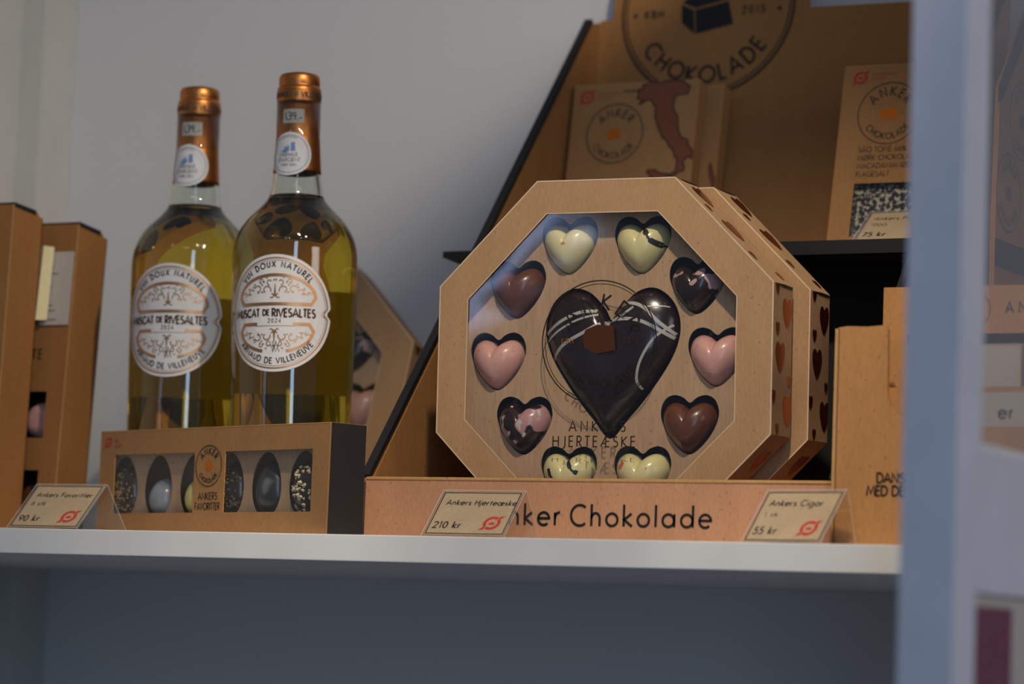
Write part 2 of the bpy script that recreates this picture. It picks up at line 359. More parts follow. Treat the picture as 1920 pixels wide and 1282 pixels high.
def glyphs(s, size, w, space=.12, slant=0, serif=0, wide=1.0):
    """list of (x offset, centre, shapes) in text space"""
    out = []; x = 0
    for ch in s:
        adv, strokes = G.get(ch, G[' ']); sh = []
        for st in strokes:
            sh.append(ribbon([((p[0]*wide+slant*p[1])*size, p[1]*size) for p in st], w))
            if serif:
                for e in (st[0], st[-1]):
                    if e[1] in (0, 1) and st[0] != st[-1]:
                        yy = e[1]*size - (w*.3 if e[1] else -w*.3); sh.append(ribbon([((e[0]*wide)*size-serif*size, yy), ((e[0]*wide)*size+serif*size, yy)], w*.6))
        out.append((x, adv*wide*size, sh)); x += (adv*wide+space)*size
    return out, x-space*size
def text(s, size, x, y, w=None, align='l', space=.12, slant=0, serif=0, wide=1.0):
    w = w or size*.1; gl, tot = glyphs(s, size, w, space, slant, serif, wide)
    x0 = x - (tot/2 if align == 'c' else tot if align == 'r' else 0)
    return [([(p[0]+x0+gx, p[1]+y) for p in v], f) for gx, _, sh in gl for v, f in sh]
def arctext(s, size, cx, cy, r, mid, w=None, space=.2, inward=False, serif=0, wide=1.0):
    """text along a circle; r = baseline radius; mid = centre angle in degrees; inward: letters read along the bottom"""
    w = w or size*.1; gl, tot = glyphs(s, size, w, space, 0, serif, wide); out = []
    for gx, adv, sh in gl:
        t = (gx+adv/2-tot/2)/r
        a = math.radians(mid) + (t if inward else -t)
        ca, sa = cos(a), sin(a)
        for v, f in sh:
            nv = []
            for p in v:
                lx, ly = p[0]-adv/2, p[1]
                if inward: q = (cx+ca*(r-ly)-sa*lx, cy+sa*(r-ly)+ca*lx)
                else: q = (cx+ca*(r+ly)+sa*lx, cy+sa*(r+ly)-ca*lx)
                nv.append(q)
            out.append((nv, f))
    return out
def arcfit(s, size, r, mid, span, w, inward=False, serif=0, cx=0, cy=0):
    _, a = glyphs(s, size, w, 0); n = len(s)-1
    sp = (math.radians(span)*r - a)/(n*size)
    return arctext(s, size, cx, cy, r, mid, w, sp, inward, serif)
def ring(cx, cy, r, w, n=56): return ribbon([(cx+r*cos(2*PI*i/n), cy+r*sin(2*PI*i/n)) for i in range(n)], w, True)
def organic_mark(cx, cy, h, kx=1.0, sl=.0):
    """the red oval mark with a slash and a small crown"""
    sh = []; r = h*.40
    def pt(a, q): return (cx+(q*1.12*cos(a)+sl*q*sin(a))*kx, cy+q*sin(a))
    for a0, a1 in ((52, 220), (232, 400)):
        n = 14; V = []; F = []
        for i in range(n+1):
            a = math.radians(a0+(a1-a0)*i/n); V += [pt(a, r), pt(a, r*.62)]
        for i in range(n): F.append((2*i, 2*i+1, 2*i+3, 2*i+2))
        sh.append((V, F))
    q = lambda x, y: (cx+(x*1.12+sl*y)*r*kx, cy+y*r)
    sh.append(filled([q(.82, .57), q(.58, .42), q(.66, .98), q(1.28, 1.06)]))
    sh.append(filled([q(-.82, -.57), q(-.58, -.42), q(-.66, -.98), q(-1.28, -1.06)]))
    c = r*.36
    sh.append(filled([(cx-c*kx, cy-c*.7), (cx-c*1.1*kx, cy+c*.5), (cx-c*.5*kx, cy), (cx, cy+c*.8), (cx+c*.5*kx, cy), (cx+c*1.1*kx, cy+c*.5), (cx+c*kx, cy-c*.7)]))
    return sh
def logo(parent, cx, cy, r, ringmat=INK2, txtmat=INK2, cubemat=ORANGE, e=-.02, double=False, txt=True, fn=None):
    fn = fn or flat(e)
    sh = [ring(cx, cy, r, r*.045)]
    if double: sh = [ring(cx, cy, r, r*.03), ring(cx, cy, r*.95, r*.022)]
    ink('printed_ring', sh, fn, ringmat, parent)
    if txt:
        ink('printed_name', arctext('ANKER', r*.27, cx, cy, r*.60, 90, r*.045, .22), fn, txtmat, parent); ink('printed_lettering', arctext('CHOKOLADE', r*.21, cx, cy, r*.84, 270, r*.036, .24, True), fn, txtmat, parent)
    c = r*.22
    ink('printed_cube', [filled([(cx-c*.7, cy+c*.75), (cx+c*.8, cy+c*.85), (cx+c*1.15, cy-c*.55), (cx-c*.3, cy-c*.85), (cx-c*1.0, cy-c*.5)])], fn, cubemat, parent)
# ---- heart shapes -------------------------------------------------------
def catmull(P, n=6):
    out = []; m = len(P)
    for i in range(m):
        p0, p1, p2, p3 = P[(i-1) % m], P[i], P[(i+1) % m], P[(i+2) % m]
        for k in range(n):
            t = k/n
            out.append(tuple(.5*((2*p1[j]) + (-p0[j]+p2[j])*t + (2*p0[j]-5*p1[j]+4*p2[j]-p3[j])*t*t + (-p0[j]+3*p1[j]-3*p2[j]+p3[j])*t**3) for j in (0, 1)))
    return out
def heart_outline(w, h, big=False, n=6):
    R = [(0, .37), (.12, .46), (.28, .5), (.43, .42), (.5, .22), (.46, .0), (.33, -.24), (.15, -.44), (0, -.515)]
    if big: R = [(0, .27), (.06, .36), (.18, .47), (.32, .49), (.45, .39), (.5, .22), (.45, .03), (.30, -.20), (.13, -.40), (0, -.53)]
    P = R + [(-x, y) for x, y in reversed(R[1:-1])]
    if True:
        # keep the notch and the tip crisp: doubled control points
        P = [P[0]] + P[1:]
    return [(x*w, y*h) for x, y in catmull(P, n)]
class Dome:
    def __init__(s, outline, H, pw=2.6, c=(0, 0)):
        s.o = outline; s.H = H; s.pw = pw; s.c = c
        s.t = sorted((math.atan2(y-c[1], x-c[0]), math.hypot(x-c[0], y-c[1])) for x, y in outline)
    def R(s, a):
        t = s.t; n = len(t)
        for i in range(n):
            a0, r0 = t[i-1]; a1, r1 = t[i]
            if i == 0: a0 -= 2*PI
            if a0 <= a <= a1: return r0+(r1-r0)*(a-a0)/max(1e-9, a1-a0)
        a0, r0 = t[-1]; a1, r1 = t[0]; a1 += 2*PI
        return r0+(r1-r0)*(a-a0)/max(1e-9, a1-a0)
    def z(s, x, y):
        dx, dy = x-s.c[0], y-s.c[1]
        q = math.hypot(dx, dy)/max(1e-6, s.R(math.atan2(dy, dx)))
        return s.H*max(0, 1-min(1, q)**s.pw)**.55
    def build(s, name, mat, parent, rings=10):
        V = [(s.c[0], -s.H, s.c[1])]; F = []; n = len(s.o)
        for k in range(1, rings+1):
            q = sin(k/rings*PI/2)
            hh = s.H*max(0, 1-q**s.pw)**.55
            for x, y in s.o: V.append((s.c[0]+(x-s.c[0])*q, -hh, s.c[1]+(y-s.c[1])*q))
        for i in range(n): F.append((0, 1+i, 1+(i+1) % n))
        for k in range(rings-1):
            for i in range(n):
                a = 1+k*n+i; b = 1+k*n+(i+1) % n; F.append((a, a+n, b+n, b))
        F.append(tuple(1+(rings-1)*n+i for i in range(n)))
        o = mesh(name, V, F, mat, parent, smooth=True)
        o.data.polygons[len(F)-1].use_smooth = False
        return o
    def drape(s, name, lines, mat, parent, e=.015):
        V = []; F = []
        for pts, w in lines:
            d = catmull_open(pts, 8); ws = [w]*len(d) if not isinstance(w, (list, tuple)) else [w[min(len(w)-1, int(i/len(d)*len(w)))] for i in range(len(d))]
            v, f = ribbon(d, ws); k = len(V)
            for x, y in v: V.append((x, -s.z(x, y)-e, y))
            F += [tuple(i+k for i in t) for t in f]
        return mesh(name, V, F, mat, parent, fixn=False)
def catmull_open(P, n):
    P = [P[0]]+list(P)+[P[-1]]; out = []
    for i in range(1, len(P)-2):
        p0, p1, p2, p3 = P[i-1:i+3]
        for k in range(n):
            t = k/n; out.append(tuple(.5*((2*p1[j]) + (-p0[j]+p2[j])*t + (2*p0[j]-5*p1[j]+4*p2[j]-p3[j])*t*t + (-p0[j]+3*p1[j]-3*p2[j]+p3[j])*t**3) for j in (0, 1)))
    out.append(P[-2]); return out
def struct(o): o['kind'] = 'structure'; return o
def lathe(prof, n=64, z_shift=0):
    """prof: list of (r, z), closed solid when both ends have r = 0"""
    V = []; F = []; idx = []
    for r, z in prof:
        if r < 1e-6: idx.append([len(V)]); V.append((0, 0, z))
        else: idx.append(list(range(len(V), len(V)+n))); V += [(r*cos(2*PI*i/n), r*sin(2*PI*i/n), z) for i in range(n)]
    for a, b in zip(idx, idx[1:]):
        for i in range(n):
            j = (i+1) % n
            if len(a) == 1 and len(b) == 1: continue
            if len(a) == 1: F.append((a[0], b[i], b[j]))
            elif len(b) == 1: F.append((a[i], b[0], a[j]))
            else: F.append((a[i], b[i], b[j], a[j]))
    return V, F

# ================================================================== the setting
struct(box('floor', -260, 260, -500, 60, -134, -130, FLOORM))
struct(box('wall_back', -260, 260, 37, 45, -130, 110, WALLM))
struct(box('wall_left', -66, -61.2, -30, 33, -130, 90, LEFTM, bev=.1))
struct(box('trim_1', -66, -59.2, 33, 37, -130, 90, LEFTM, bev=.1))
struct(box('shelf', -61.2, 31.45, 0, 36.95, -1.53, 0, WHITE, bev=.06))
# cabinet side panel on the right with two openings (its front edge is the tall pale bar); unseen top raised to block the second spot
fmp = frame(31.55, -29.5, -130, 0, 0, .0087)
def P(y, z): return (y+29.5, z+130)
o = prism('wall_right', [P(-29.5, -130), P(36.9, -130), P(36.9, 71), P(-29.5, 71)], 0, 2.4, POSTM, None,
          [[P(-26.2, 3.0), P(29, 3.0), P(29, 46), P(-26.2, 46)], [P(-26.5, -36), P(29, -36), P(29, -3.05), P(-26.5, -3.05)]], axis='x', fm=frame(31.45, -29.5, -130))
struct(o)
# glass in the upper opening with its bead
gp = thing('window_pane', 'hazy glass pane in the pale side panel beside the kraft displays', 'pane', frame(32.6, -26.2, 3.0))
box('glass', 0, .3, .15, 55, .15, 42.4, PANE, gp)
box('glazing_bead', .3, 1.3, .0, 55.2, .0, .35, WHITE, gp)
# printed poster in the lower opening
po = thing('poster', 'maroon poster with grey tower print under the pale side panel rail', 'poster', frame(33.2, -26.5, -36))
box('board', 0, .4, .1, 22, .1, 32.9, PALE, po)
box('maroon_field', .4, .43, .3, 5.9, 6, 32.4, MAROON, po)
pr = []
for cx, h, w in ((3.9, 29.2, .34), (4.55, 27.6, .4), (5.2, 29.0, .3), (1.0, 26.2, .5)):
    pr.append(filled([(cx-w, 8), (cx-w, h-1.2), (cx-.05, h), (cx+.05, h), (cx+w, h-1.2), (cx+w, 8)]))
ink('printed_towers', pr, lambda u, v: (.45, u, v), GREYFIG, po)

# ================================================================== the big cardboard display with the hearts
D = thing('chocolate_display', 'large kraft cardboard chocolate display with black edges and round logo header', 'display', frame(0, 0, 0))
XL, XR = -14.39, 15.13
box('front_panel', XL, XR, 5.56, 5.96, 0, 3.55, K_DISP, D)
box('panel_fold', XL+.02, XR-.02, 5.50, 6.05, 3.50, 3.68, K_EDGE, D, bev=.05)
box('base', XL+.3, XR-.3, 5.98, 31, .02, .25, K_DISP, D)
side = [(6.0, 0), (5.95, 3.5), (34.1, 36.75), (35.3, 37.0), (31.2, 0)]
for x0, x1 in ((XL, XL+.22), (XR-.22, XR)):
    prism('side_panel', side, x0, x1, K_DARK, D, axis='x')
def edge_strip(x0, x1):
    a = Vector((5.55, 3.69)); b = Vector((33.87, 36.87)); d = (b-a).normalized(); n = Vector((-d.y, d.x))
    q = [a-n*.12, b-n*.12, b+n*.18, a+n*.18]
    return prism('black_edge', [tuple(p) for p in q], x0, x1, BLACK, D, axis='x')
edge_strip(XL-.28, XL+.26); edge_strip(XR-.26, XR+.1)
LAM = .1158
DB = thing('tmp', '', '', frame(0, 33.0, 18.7, 0, LAM)); DBm = DB.matrix_world.copy(); bpy.data.objects.remove(DB)
tabtop = [(1.13, 18.6)] + [(-6.02+7.15*cos(math.radians(a)), 21+6.6*sin(math.radians(a))) for a in range(0, 181, 12)] + [(-13.18, 18.6)]
bp = prism('back_panel', [(XL+.25, -17.5), (XR-.25, -17.5), (XR-.25, 18.45)]+tabtop+[(XL+.25, 18.55)], 0, .35, K_DARK, D, fm=DBm)
fb = flat(-.03)
cx, cy, R = -6.14, 19.05, 6.3
ink('printed_ring', [ring(cx, cy, R, .17, 80), ring(cx, cy, R*.955, .10, 80)], fb, INK, bp)
ink('printed_name', arctext('CHOKOLADE', 1.15, cx, cy, 5.35, 270, .19, .34, True), fb, INK, bp); ink('printed_lettering', arctext('ANKER', 1.5, cx, cy, 3.9, 90, .22, .3), fb, INK, bp)
ink('printed_place', text('KBH', .52, cx-4.62, cy-.55, .10, space=.35) + [ring(cx-5.35, cy-.32, .08, .14, 10)], fb, INK, bp)
ink('printed_year', text('2015', .52, cx+2.55, cy-.6, .09, space=.35) + [ring(cx+5.25, cy-.4, .08, .14, 10)], fb, INK, bp)
ink('printed_cube', [filled([(cx-1.95, cy+.3), (cx-1.0, cy-.15), (cx-.85, cy-1.85), (cx-1.85, cy-1.0)]), filled([(cx-.9, cy-.15), (cx+1.5, cy+.35), (cx+1.95, cy-1.3), (cx-.75, cy-1.85)]),
    filled([(cx-1.9, cy+.42), (cx-.9, cy+.0), (cx+1.45, cy+.5), (cx+.8, cy+1.1), (cx-1.2, cy+1.0)])], fb, INK, bp)
# black inner shelf pushed through both sides
bs = prism('black_shelf', [(XL-3.0, 19.6), (XL, 19.5), (XL, 19.4), (XR, 19.4), (XR, 19.5), (XR+3, 19.6), (XR+2.2, 22.6), (XR, 22.8), (XR, 32.4), (XL, 32.4), (XL, 22.8), (XL-2.2, 22.6)], 0, 1, BLACK, D)
me = bs.data                                      # the plate was made upright: lay it down
for v in me.vertices:
    x, y, z = v.co
    th = .85 if -14.6 < x/S < 15.3 else .62
    v.co = (x, z, (18.25 if y < .005 else 19.1)*S if abs(x/S) < 16.6 else ((18.7 if y < .005 else 19.1)*S))
box('shade_panel', XL+.3, XR-.3, 24.5, 24.8, .25, 18.2, BLACK, D)  # black sheet put in for the deep shade under the shelf
ink('printed_name', text('Anker', 1.18, -6.02, .98, .15, space=.22), lambda u, v: (u, 5.53, v), INK, D)
ink('printed_lettering', text('Chokolade', 1.18, -.86, .98, .15, space=.22), lambda u, v: (u, 5.53, v), INK, D)

# ================================================================== octagonal heart boxes
SO, TO = 8.67, 3.36
HO = SO*(1+2**.5)/2; KO = SO/2
OCT = [(-KO, 2*HO), (KO, 2*HO), (HO, HO+KO), (HO, HO-KO), (KO, 0), (-KO, 0), (-HO, HO-KO), (-HO, HO+KO)]
def inner(k=.0):
    s2 = 3.5; h = 8.45; c = (-.18, 10.45); return [(c[0]-s2, c[1]+h+.1), (c[0]+s2, c[1]+h+.1), (c[0]+h, c[1]+3.56), (c[0]+h, c[1]-3.56), (c[0]+s2, c[1]-h), (c[0]-s2, c[1]-h), (c[0]-h, c[1]-3.56), (c[0]-h, c[1]+3.56)]
HEARTS = [  # u, v, width, material, kind, wording
 (-2.57, 17.05, 3.45, CH_WHITE_PINK, 'plain', 'cream white chocolate heart with faint pink dots, top row of the front heart box'),
 (2.05, 17.0, 3.42, CH_WHITE, 'ink1', 'cream white chocolate heart with one wavy dark stroke, top row of the front heart box'),
 (-5.85, 14.5, 3.48, CH_MILK, 'plain', 'plain milk chocolate heart under the cream heart with pink dots'),
 (5.5, 14.6, 3.35, CH_DARK_SPL, 'plain', 'dark chocolate heart with round pale pink splashes'),
 (-7.0, 10.25, 3.45, CH_PINK, 'plain', 'whole pink chocolate heart between the milk heart and the marbled heart'),
 (6.8, 10.45, 3.45, CH_PINK, 'plain', 'pink chocolate heart partly covered by the box frame'),
 (-5.2, 6.45, 3.45, CH_DARK_MARB, 'plain', 'dark chocolate heart marbled with pink across its middle'),
 (5.2, 6.55, 3.45, CH_MILK, 'plain', 'plain milk chocolate heart under the pink heart cut by the frame'),
 (-2.28, 3.55, 3.42, CH_WHITE, 'ink2', 'cream white chocolate heart with two dark strokes, bottom row behind the tray edge'),
 (2.35, 3.6, 3.42, CH_WHITE_PINK2, 'plain', 'cream white chocolate heart with pink blots, bottom row behind the tray edge'),
]
def foil_hearts(par, fn, spec):
    for (e, d, h) in spec:
        h = h*.78; o_ = heart_outline(h*.95, h, n=3)
        # point of the heart lies along the edge; hearts are clipped at the face borders
        pts = [(e - y, d + x) for x, y in o_]
        pts = [(min(SO-.05, max(.05, p)), min(TO-.04, max(.04, q))) for p, q in pts]
        ink('foil_heart', [filled(pts)], fn, FOIL, par)
FACES = [  # edge start, direction, outward normal
 ((KO, 2*HO), (.7071, -.7071), (.7071, .7071)), ((HO, HO+KO), (0, -1), (1, 0)), ((HO, HO-KO), (-.7071, -.7071), (.7071, -.7071))]
SPECS = [[(1.3, 2.3, 2.1), (2.4, 1.1, .8), (4.2, 1.9, 2.2), (6.4, .9, .9), (7.9, 2.6, .9)],
         [(.3, .7, .9), (1.6, 2.4, 2.1), (2.6, .8, .95), (4.2, 1.3, 2.2), (5.5, 2.9, .8), (6.5, .3, 1.0), (7.2, 2.7, 2.2), (8.3, 1.0, .8)],
         [(2.0, 2.2, 2.0), (4.5, 1.0, 1.0), (6.5, 2.3, 2.1)]]
def heart_box(name, label, fm, group, full=True, hearts=HEARTS):
    t = thing(name, label, 'box', fm, group)
    win = inner()
    f = prism('front_panel', OCT, 0, .07, K_BOX, t, [win])
    n = len(OCT); V = []; F = []
    for i, p in enumerate(OCT):
        V += [(p[0], .07, p[1]), (p[0], TO, p[1]), (p[0]*.992, .07, HO+(p[1]-HO)*.992), (p[0]*.992, TO, HO+(p[1]-HO)*.992)]
    for i in range(n):
        a = 4*i; b = 4*((i+1) % n); F += [(a, b, b+1, a+1), (a+2, a+3, b+3, b+2), (a, a+2, b+2, b), (a+1, b+1, b+3, a+3)]
    mesh('side_wall', V, F, K_BOX, t)
    prism('back_panel', OCT, TO-.06, TO-.01, K_BOX, t)
    # scored edge round front and window, edge highlight painted into its pale colour
    ink('scored_edge', [ribbon([(p[0]*.9985, HO+(p[1]-HO)*.9985) for p in OCT], .075, True)], flat(-.012), PALE_EDGE, t)
    ink('scored_edge', [ribbon([(p[0], p[1]) for p in win], .05, True)], flat(-.012), PALE_EDGE, t)
    # slits of the closing flaps
    for (p, d, nn) in FACES[:2]+[((-KO, 2*HO), (1, 0), (0, 1))]:
        q = [(-.0, .25), (-.02, 1.0), (-.05, 1.8), (-.02, 2.6), (.03, TO-.1), (.16, TO-.1), (.17, 2.5), (.14, 1.6), (.05, .8)]
        ink('flap_slit', [filled([(x+.04, y) for x, y in q])], lambda e, dd, p=p, d=d, nn=nn: (p[0]+d[0]*e+nn[0]*.02, dd, p[1]+d[1]*e+nn[1]*.02), BLACK, t)
    for (p, d, nn), sp in zip(FACES, SPECS):
        foil_hearts(t, lambda e, dd, p=p, d=d, nn=nn: (p[0]+d[0]*e+nn[0]*.025, dd, p[1]+d[1]*e+nn[1]*.025), sp)
    if not full: return t
    # insert with heart shaped wells
    ins = [(p[0]*.965, HO+(p[1]-HO)*.965) for p in OCT]
    holes = [[(u-.08+x, v+.18+y) for x, y in heart_outline(w*1.04, w*.98, n=4)] for u, v, w, *_ in hearts]
    bigc = (.2, 10.42)
    holes.append([(bigc[0]+x, bigc[1]+y) for x, y in heart_outline(8.5, 8.6, True, n=5)])
    prism('insert_card', ins, 1.15, 1.22, K_INS, t, holes)
    prism('well_floor', ins, 2.6, 2.66, BLACK, t)
    fl = prism('window_film', [(p[0]*1.02, p[1]) for p in win], .09, .10, FILM, t)
    return t
o1 = frame(-.11, 7.59, .3, .045, -.028); o2 = frame(.59, 11.75, .3, .0243, -.0273); o3 = frame(-33.4, 21.5, .05, 0, .33)
b1 = heart_box('heart_box', 'octagonal kraft heart box in front, clear window full of chocolate hearts', o1, 'octagonal heart boxes')
lf = flat(.05)
ink('printed_ring', [ring(-.19, 11.43, 3.58, .075, 80), ring(-.16, 11.4, 3.42, .045, 80)], lf, INK, b1)
ink('printed_name', arctext('ANKER', .88, -.19, 11.43, 1.92, 86, .13, .42), lf, INK, b1); ink('printed_lettering', arctext('CHOKOLADE', .5, -.1, 11.43, 2.75, 270, .08, .42, True), lf, INK, b1)
ink('printed_place', text('KBH', .3, -2.55, 11.35, .05, space=.3), lf, solid('thin_gold_film_print', srgb(120, 84, 40), .4), b1); ink('printed_year', text('2015', .3, 1.35, 11.35, .05, space=.3), lf, solid('dimmed_gold_film_print', srgb(66, 46, 30), .4), b1)  # year: same gold print, darkened as if lost in reflections
ink('printed_name', text('ANKERS', .60, -.16, 6.24, .075, 'c', space=.42) + text('HJERTEÆSKE', .60, -.36, 5.35, .075, 'c', space=.31), lf, INK, b1)
ink('printed_cube', [filled([(-1.05, 12.15), (-.3, 12.45), (.7, 12.35), (.88, 10.95), (-.35, 10.75), (-1.1, 11.1), (-1.25, 11.6)])], lf, solid('thin_orange_film_print', srgb(80, 42, 10), .4), b1)
def choc_heart(fm, u, v, w, mat, kind, label, group, name='chocolate_heart'):
    t = thing(name, label, 'chocolate', fm @ Matrix.Translation(Vector((u-.22, 1.9, v-.02))*S), group)
    d = Dome(heart_outline(w*.97, w*.88), 1.6, 2.4)
    d.build('shell', mat, t)
    if kind == 'ink1': d.drape('dark_stroke', [([(.25, 1.15), (.55, .85), (.8, .45), (1.2, .2), (1.65, .05)], [.16, .3, .14, .32, .34, .12])], INK, t)
    if kind == 'ink2':
        d.drape('dark_stroke', [([(.2, 1.1), (.4, .8), (.65, .45), (.95, .3)], [.2, .24, .12, .26])], INK, t)
        d.drape('dark_stroke', [([(-.9, .55), (-.7, .1), (-.4, -.25), (.1, -.7)], [.22, .16, .1, .12])], INK, t)
    return t
for h in HEARTS:
    choc_heart(o1, *h, group='small chocolate hearts in the front heart box')
bh = thing('chocolate_heart', 'big dark chocolate heart with white drizzle in the middle of the heart box', 'chocolate', o1 @ Matrix.Translation(Vector((.0, 1.95, 10.5))*S))
d = Dome(heart_outline(8.6, 8.6, True, 8), 1.75, 2.6); d.build('shell', CH_DARK, bh, 14)
d.drape('drizzle', [([(-3.98, 1.49), (-2.91, 2.20), (-1.68, 2.70), (-0.67, 2.81)], .2), ([(-3.92, 1.04), (-3.02, 1.65), (-1.79, 2.25), (-0.56, 2.59)], .13),
   ([(-3.58, -0.11), (-2.69, 0.77), (-1.34, 1.49), (0.00, 2.15), (1.46, 2.31), (2.58, 2.04), (4.03, 1.21)], .2), ([(-0.11, 1.93), (1.01, 2.53), (1.68, 3.03)], .15),
   ([(0.22, 2.81), (1.23, 3.25), (2.24, 3.03), (3.14, 2.20), (4.09, 1.43)], .2), ([(2.24, 3.03), (3.25, 3.08), (3.70, 3.03)], .08),
   ([(3.98, 1.98), (3.02, 1.21), (2.24, -0.11), (1.96, -1.21), (2.18, -1.76)], .14)], DRIZ, bh)
b2 = heart_box('heart_box', 'octagonal kraft heart box standing just behind the front one', o2, 'octagonal heart boxes', full=False)
b3 = heart_box('heart_box', 'octagonal kraft heart box leaning behind the wine bottles', o3, 'octagonal heart boxes')
for k, h in enumerate(HEARTS):
    if k in (3, 5, 7):
        lab = {3: 'dark chocolate heart with pink splashes in the heart box behind the bottles', 5: 'pink chocolate heart in the heart box behind the bottles', 7: 'milk chocolate heart low in the heart box behind the bottles'}[k]
        choc_heart(o3, *h[:5], label=lab, group='small chocolate hearts in the rear heart box')

# ================================================================== long favourites box
FF = frame(-13.94, .4, 0, -.336)
fbx = thing('praline_box', 'long low kraft praline box with black ends and two clear windows', 'box', FF)
LF, HF, DF = 22.22, 6.5, 2.7
wins = [[(-20.66, 1.32), (-12.6, 1.32), (-12.6, 4.98), (-20.66, 4.98)], [(-9.65, 1.32), (-1.55, 1.32), (-1.55, 4.98), (-9.65, 4.98)]]
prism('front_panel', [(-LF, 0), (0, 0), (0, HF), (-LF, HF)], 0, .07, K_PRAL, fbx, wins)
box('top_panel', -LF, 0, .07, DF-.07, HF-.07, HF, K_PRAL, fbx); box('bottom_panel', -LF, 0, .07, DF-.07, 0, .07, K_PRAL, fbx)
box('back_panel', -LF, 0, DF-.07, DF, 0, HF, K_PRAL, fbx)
box('black_end', -.08, .02, .03, DF, .0, HF-.02, BLACK, fbx); box('black_end', -LF-.02, -LF+.08, .03, DF, 0, HF-.02, BLACK, fbx)
ink('scored_edge', [ribbon([(-.05, 0), (-.05, HF-.03), (-LF+.05, HF-.03), (-LF+.05, 0)], .05)], flat(-.012), K_EDGE, fbx)
ctr = [-20.25+3.0*i for i in range(6)]; ctr = [-20.4, -16.9, -13.35, -9.9, -6.4, -2.95]
def egg(w, h, n=28): return [(w*.5*cos(2*PI*i/n)*(1-.12*sin(2*PI*i/n)), h*.5*sin(2*PI*i/n)) for i in range(n)]
prism('insert_card', [(-LF+.15, .1), (-.15, .1), (-.15, HF-.1), (-LF+.15, HF-.1)], .62, .68, K_INS, fbx, [[(c+x, 3.0+y) for x, y in egg(2.75, 3.9)] for c in ctr])
box('well_floor', -LF+.15, -.15, 2.2, 2.25, .1, HF-.1, solid('brown_tray_plastic', srgb(92, 62, 36), .35), fbx)
for wq in wins: prism('window_film', [(p[0]*1.0, p[1]) for p in wq], .08, .085, FILM, fbx)
pe = flat(-.02)
ink('printed_ring', [ring(-11.19, 4.14, 1.24, .07)], pe, INK2, fbx)
ink('printed_lettering', arctext('ANKER', .36, -11.19, 4.14, .72, 90, .065, .2)+arctext('CHOKOLADE', .25, -11.19, 4.14, 1.03, 270, .045, .22, True)
    + text('ANKERS', .42, -11.16, 2.1, .055, 'c', space=.12)+text('FAVORITTER', .42, -11.16, 1.48, .055, 'c', space=.10, wide=.82), pe, INK, fbx)
ink('printed_cube', [filled([(-11.5, 4.35), (-11.2, 4.5), (-10.9, 4.35), (-10.88, 3.95), (-11.15, 3.82), (-11.48, 3.95)])], pe, ORANGE, fbx)
ink('organic_mark', organic_mark(-21.4, 5.78, .78), pe, RED, fbx)
ink('printed_small_print', text('ØKO', .16, -20.75, 5.8, .03)+text('MÆRKET', .16, -20.75, 5.45, .03), pe, REDP, fbx)
PR = [('dark praline topped with gold crumbs, first in the long praline box', CH_DARK, 2.5, 3.6, CRUMB, 120, .06), ('pale blue grey praline in the long praline box', CH_BLUE, 2.1, 2.5, None, 0, 0),
      ('yellow praline beside the round logo of the long box', CH_YELL, 2.1, 2.5, None, 0, 0), ('dark praline with green crumbs beside the round logo', CH_DARK, 2.5, 3.6, GREENC, 80, .06),
      ('smoky dark praline with a pale swirl in the long box', CH_SMOKE, 2.5, 3.5, None, 0, 0), ('dark praline heaped with pale nut pieces by the black end', CH_DARK, 2.5, 3.5, NUT, 60, .12)]
for i, (lab, mt, w, h, cm, nc, cs) in enumerate(PR):
    zc = 2.75 if h > 3 else 2.3
    t = thing('praline', lab, 'chocolate', FF @ Matrix.Translation(Vector((ctr[i]+.05, 1.3, zc))*S), 'pralines in the long box')
    d = Dome(egg(w, h), 1.1, 2.2); d.build('shell', mt, t, 8)
    if cm:
        V = []; F = []; rr = random.Random(i)
        for _ in range(nc):
            a = rr.uniform(0, 2*PI); q = rr.uniform(0, .85)**.7; x = w*.5*q*cos(a); y = h*.5*q*sin(a)-.25
            z = -d.z(x, y); s_ = cs*rr.uniform(.5, 1.4); k = len(V)
            V += [(x+s_*rr.uniform(.6, 1.3), z, y), (x-s_, z, y+s_*.5), (x, z, y-s_), (x, z-s_*1.4, y+.2*s_), (x+.2*s_, z, y+s_)]
            F += [(k, k+4, k+3), (k+4, k+1, k+3), (k+1, k+2, k+3), (k+2, k, k+3)]
        o = mesh('crumb_topping', V, F, cm, t); o['kind'] = 'stuff'

# ================================================================== wine bottles
PROF = [(0, 0), (3.2, 0), (3.5, .12), (3.66, .5), (3.70, 2), (3.74, 7), (3.82, 11), (3.90, 15), (3.92, 17.4), (3.90, 17.9), (3.82, 18.45), (3.64, 19.0), (3.36, 19.55), (2.95, 20.1), (2.45, 20.6), (2.02, 21.05), (1.77, 21.4), (1.64, 21.9), (1.53, 22.6), (1.46, 23.4), (1.38, 24.5)]
def smoothprof(P, n=4):
    out = []
    for i in range(len(P)-1):
        p0, p1, p2, p3 = P[max(0, i-1)], P[i], P[i+1], P[min(len(P)-1, i+2)]
        for k in range(n):
            t = k/n; out.append((max(0, .5*((2*p1[0]) + (-p0[0]+p2[0])*t + (2*p0[0]-5*p1[0]+4*p2[0]-p3[0])*t*t + (-p0[0]+3*p1[0]-3*p2[0]+p3[0])*t**3)), p1[1]+(p2[1]-p1[1])*t))
    out.append(P[-1]); return out
def rad(z):
    for a, b in zip(PROF[3:], PROF[4:]):
        if a[1] <= z <= b[1]: return a[0]+(b[0]-a[0])*(z-a[1])/(b[1]-a[1])
    return 1.45
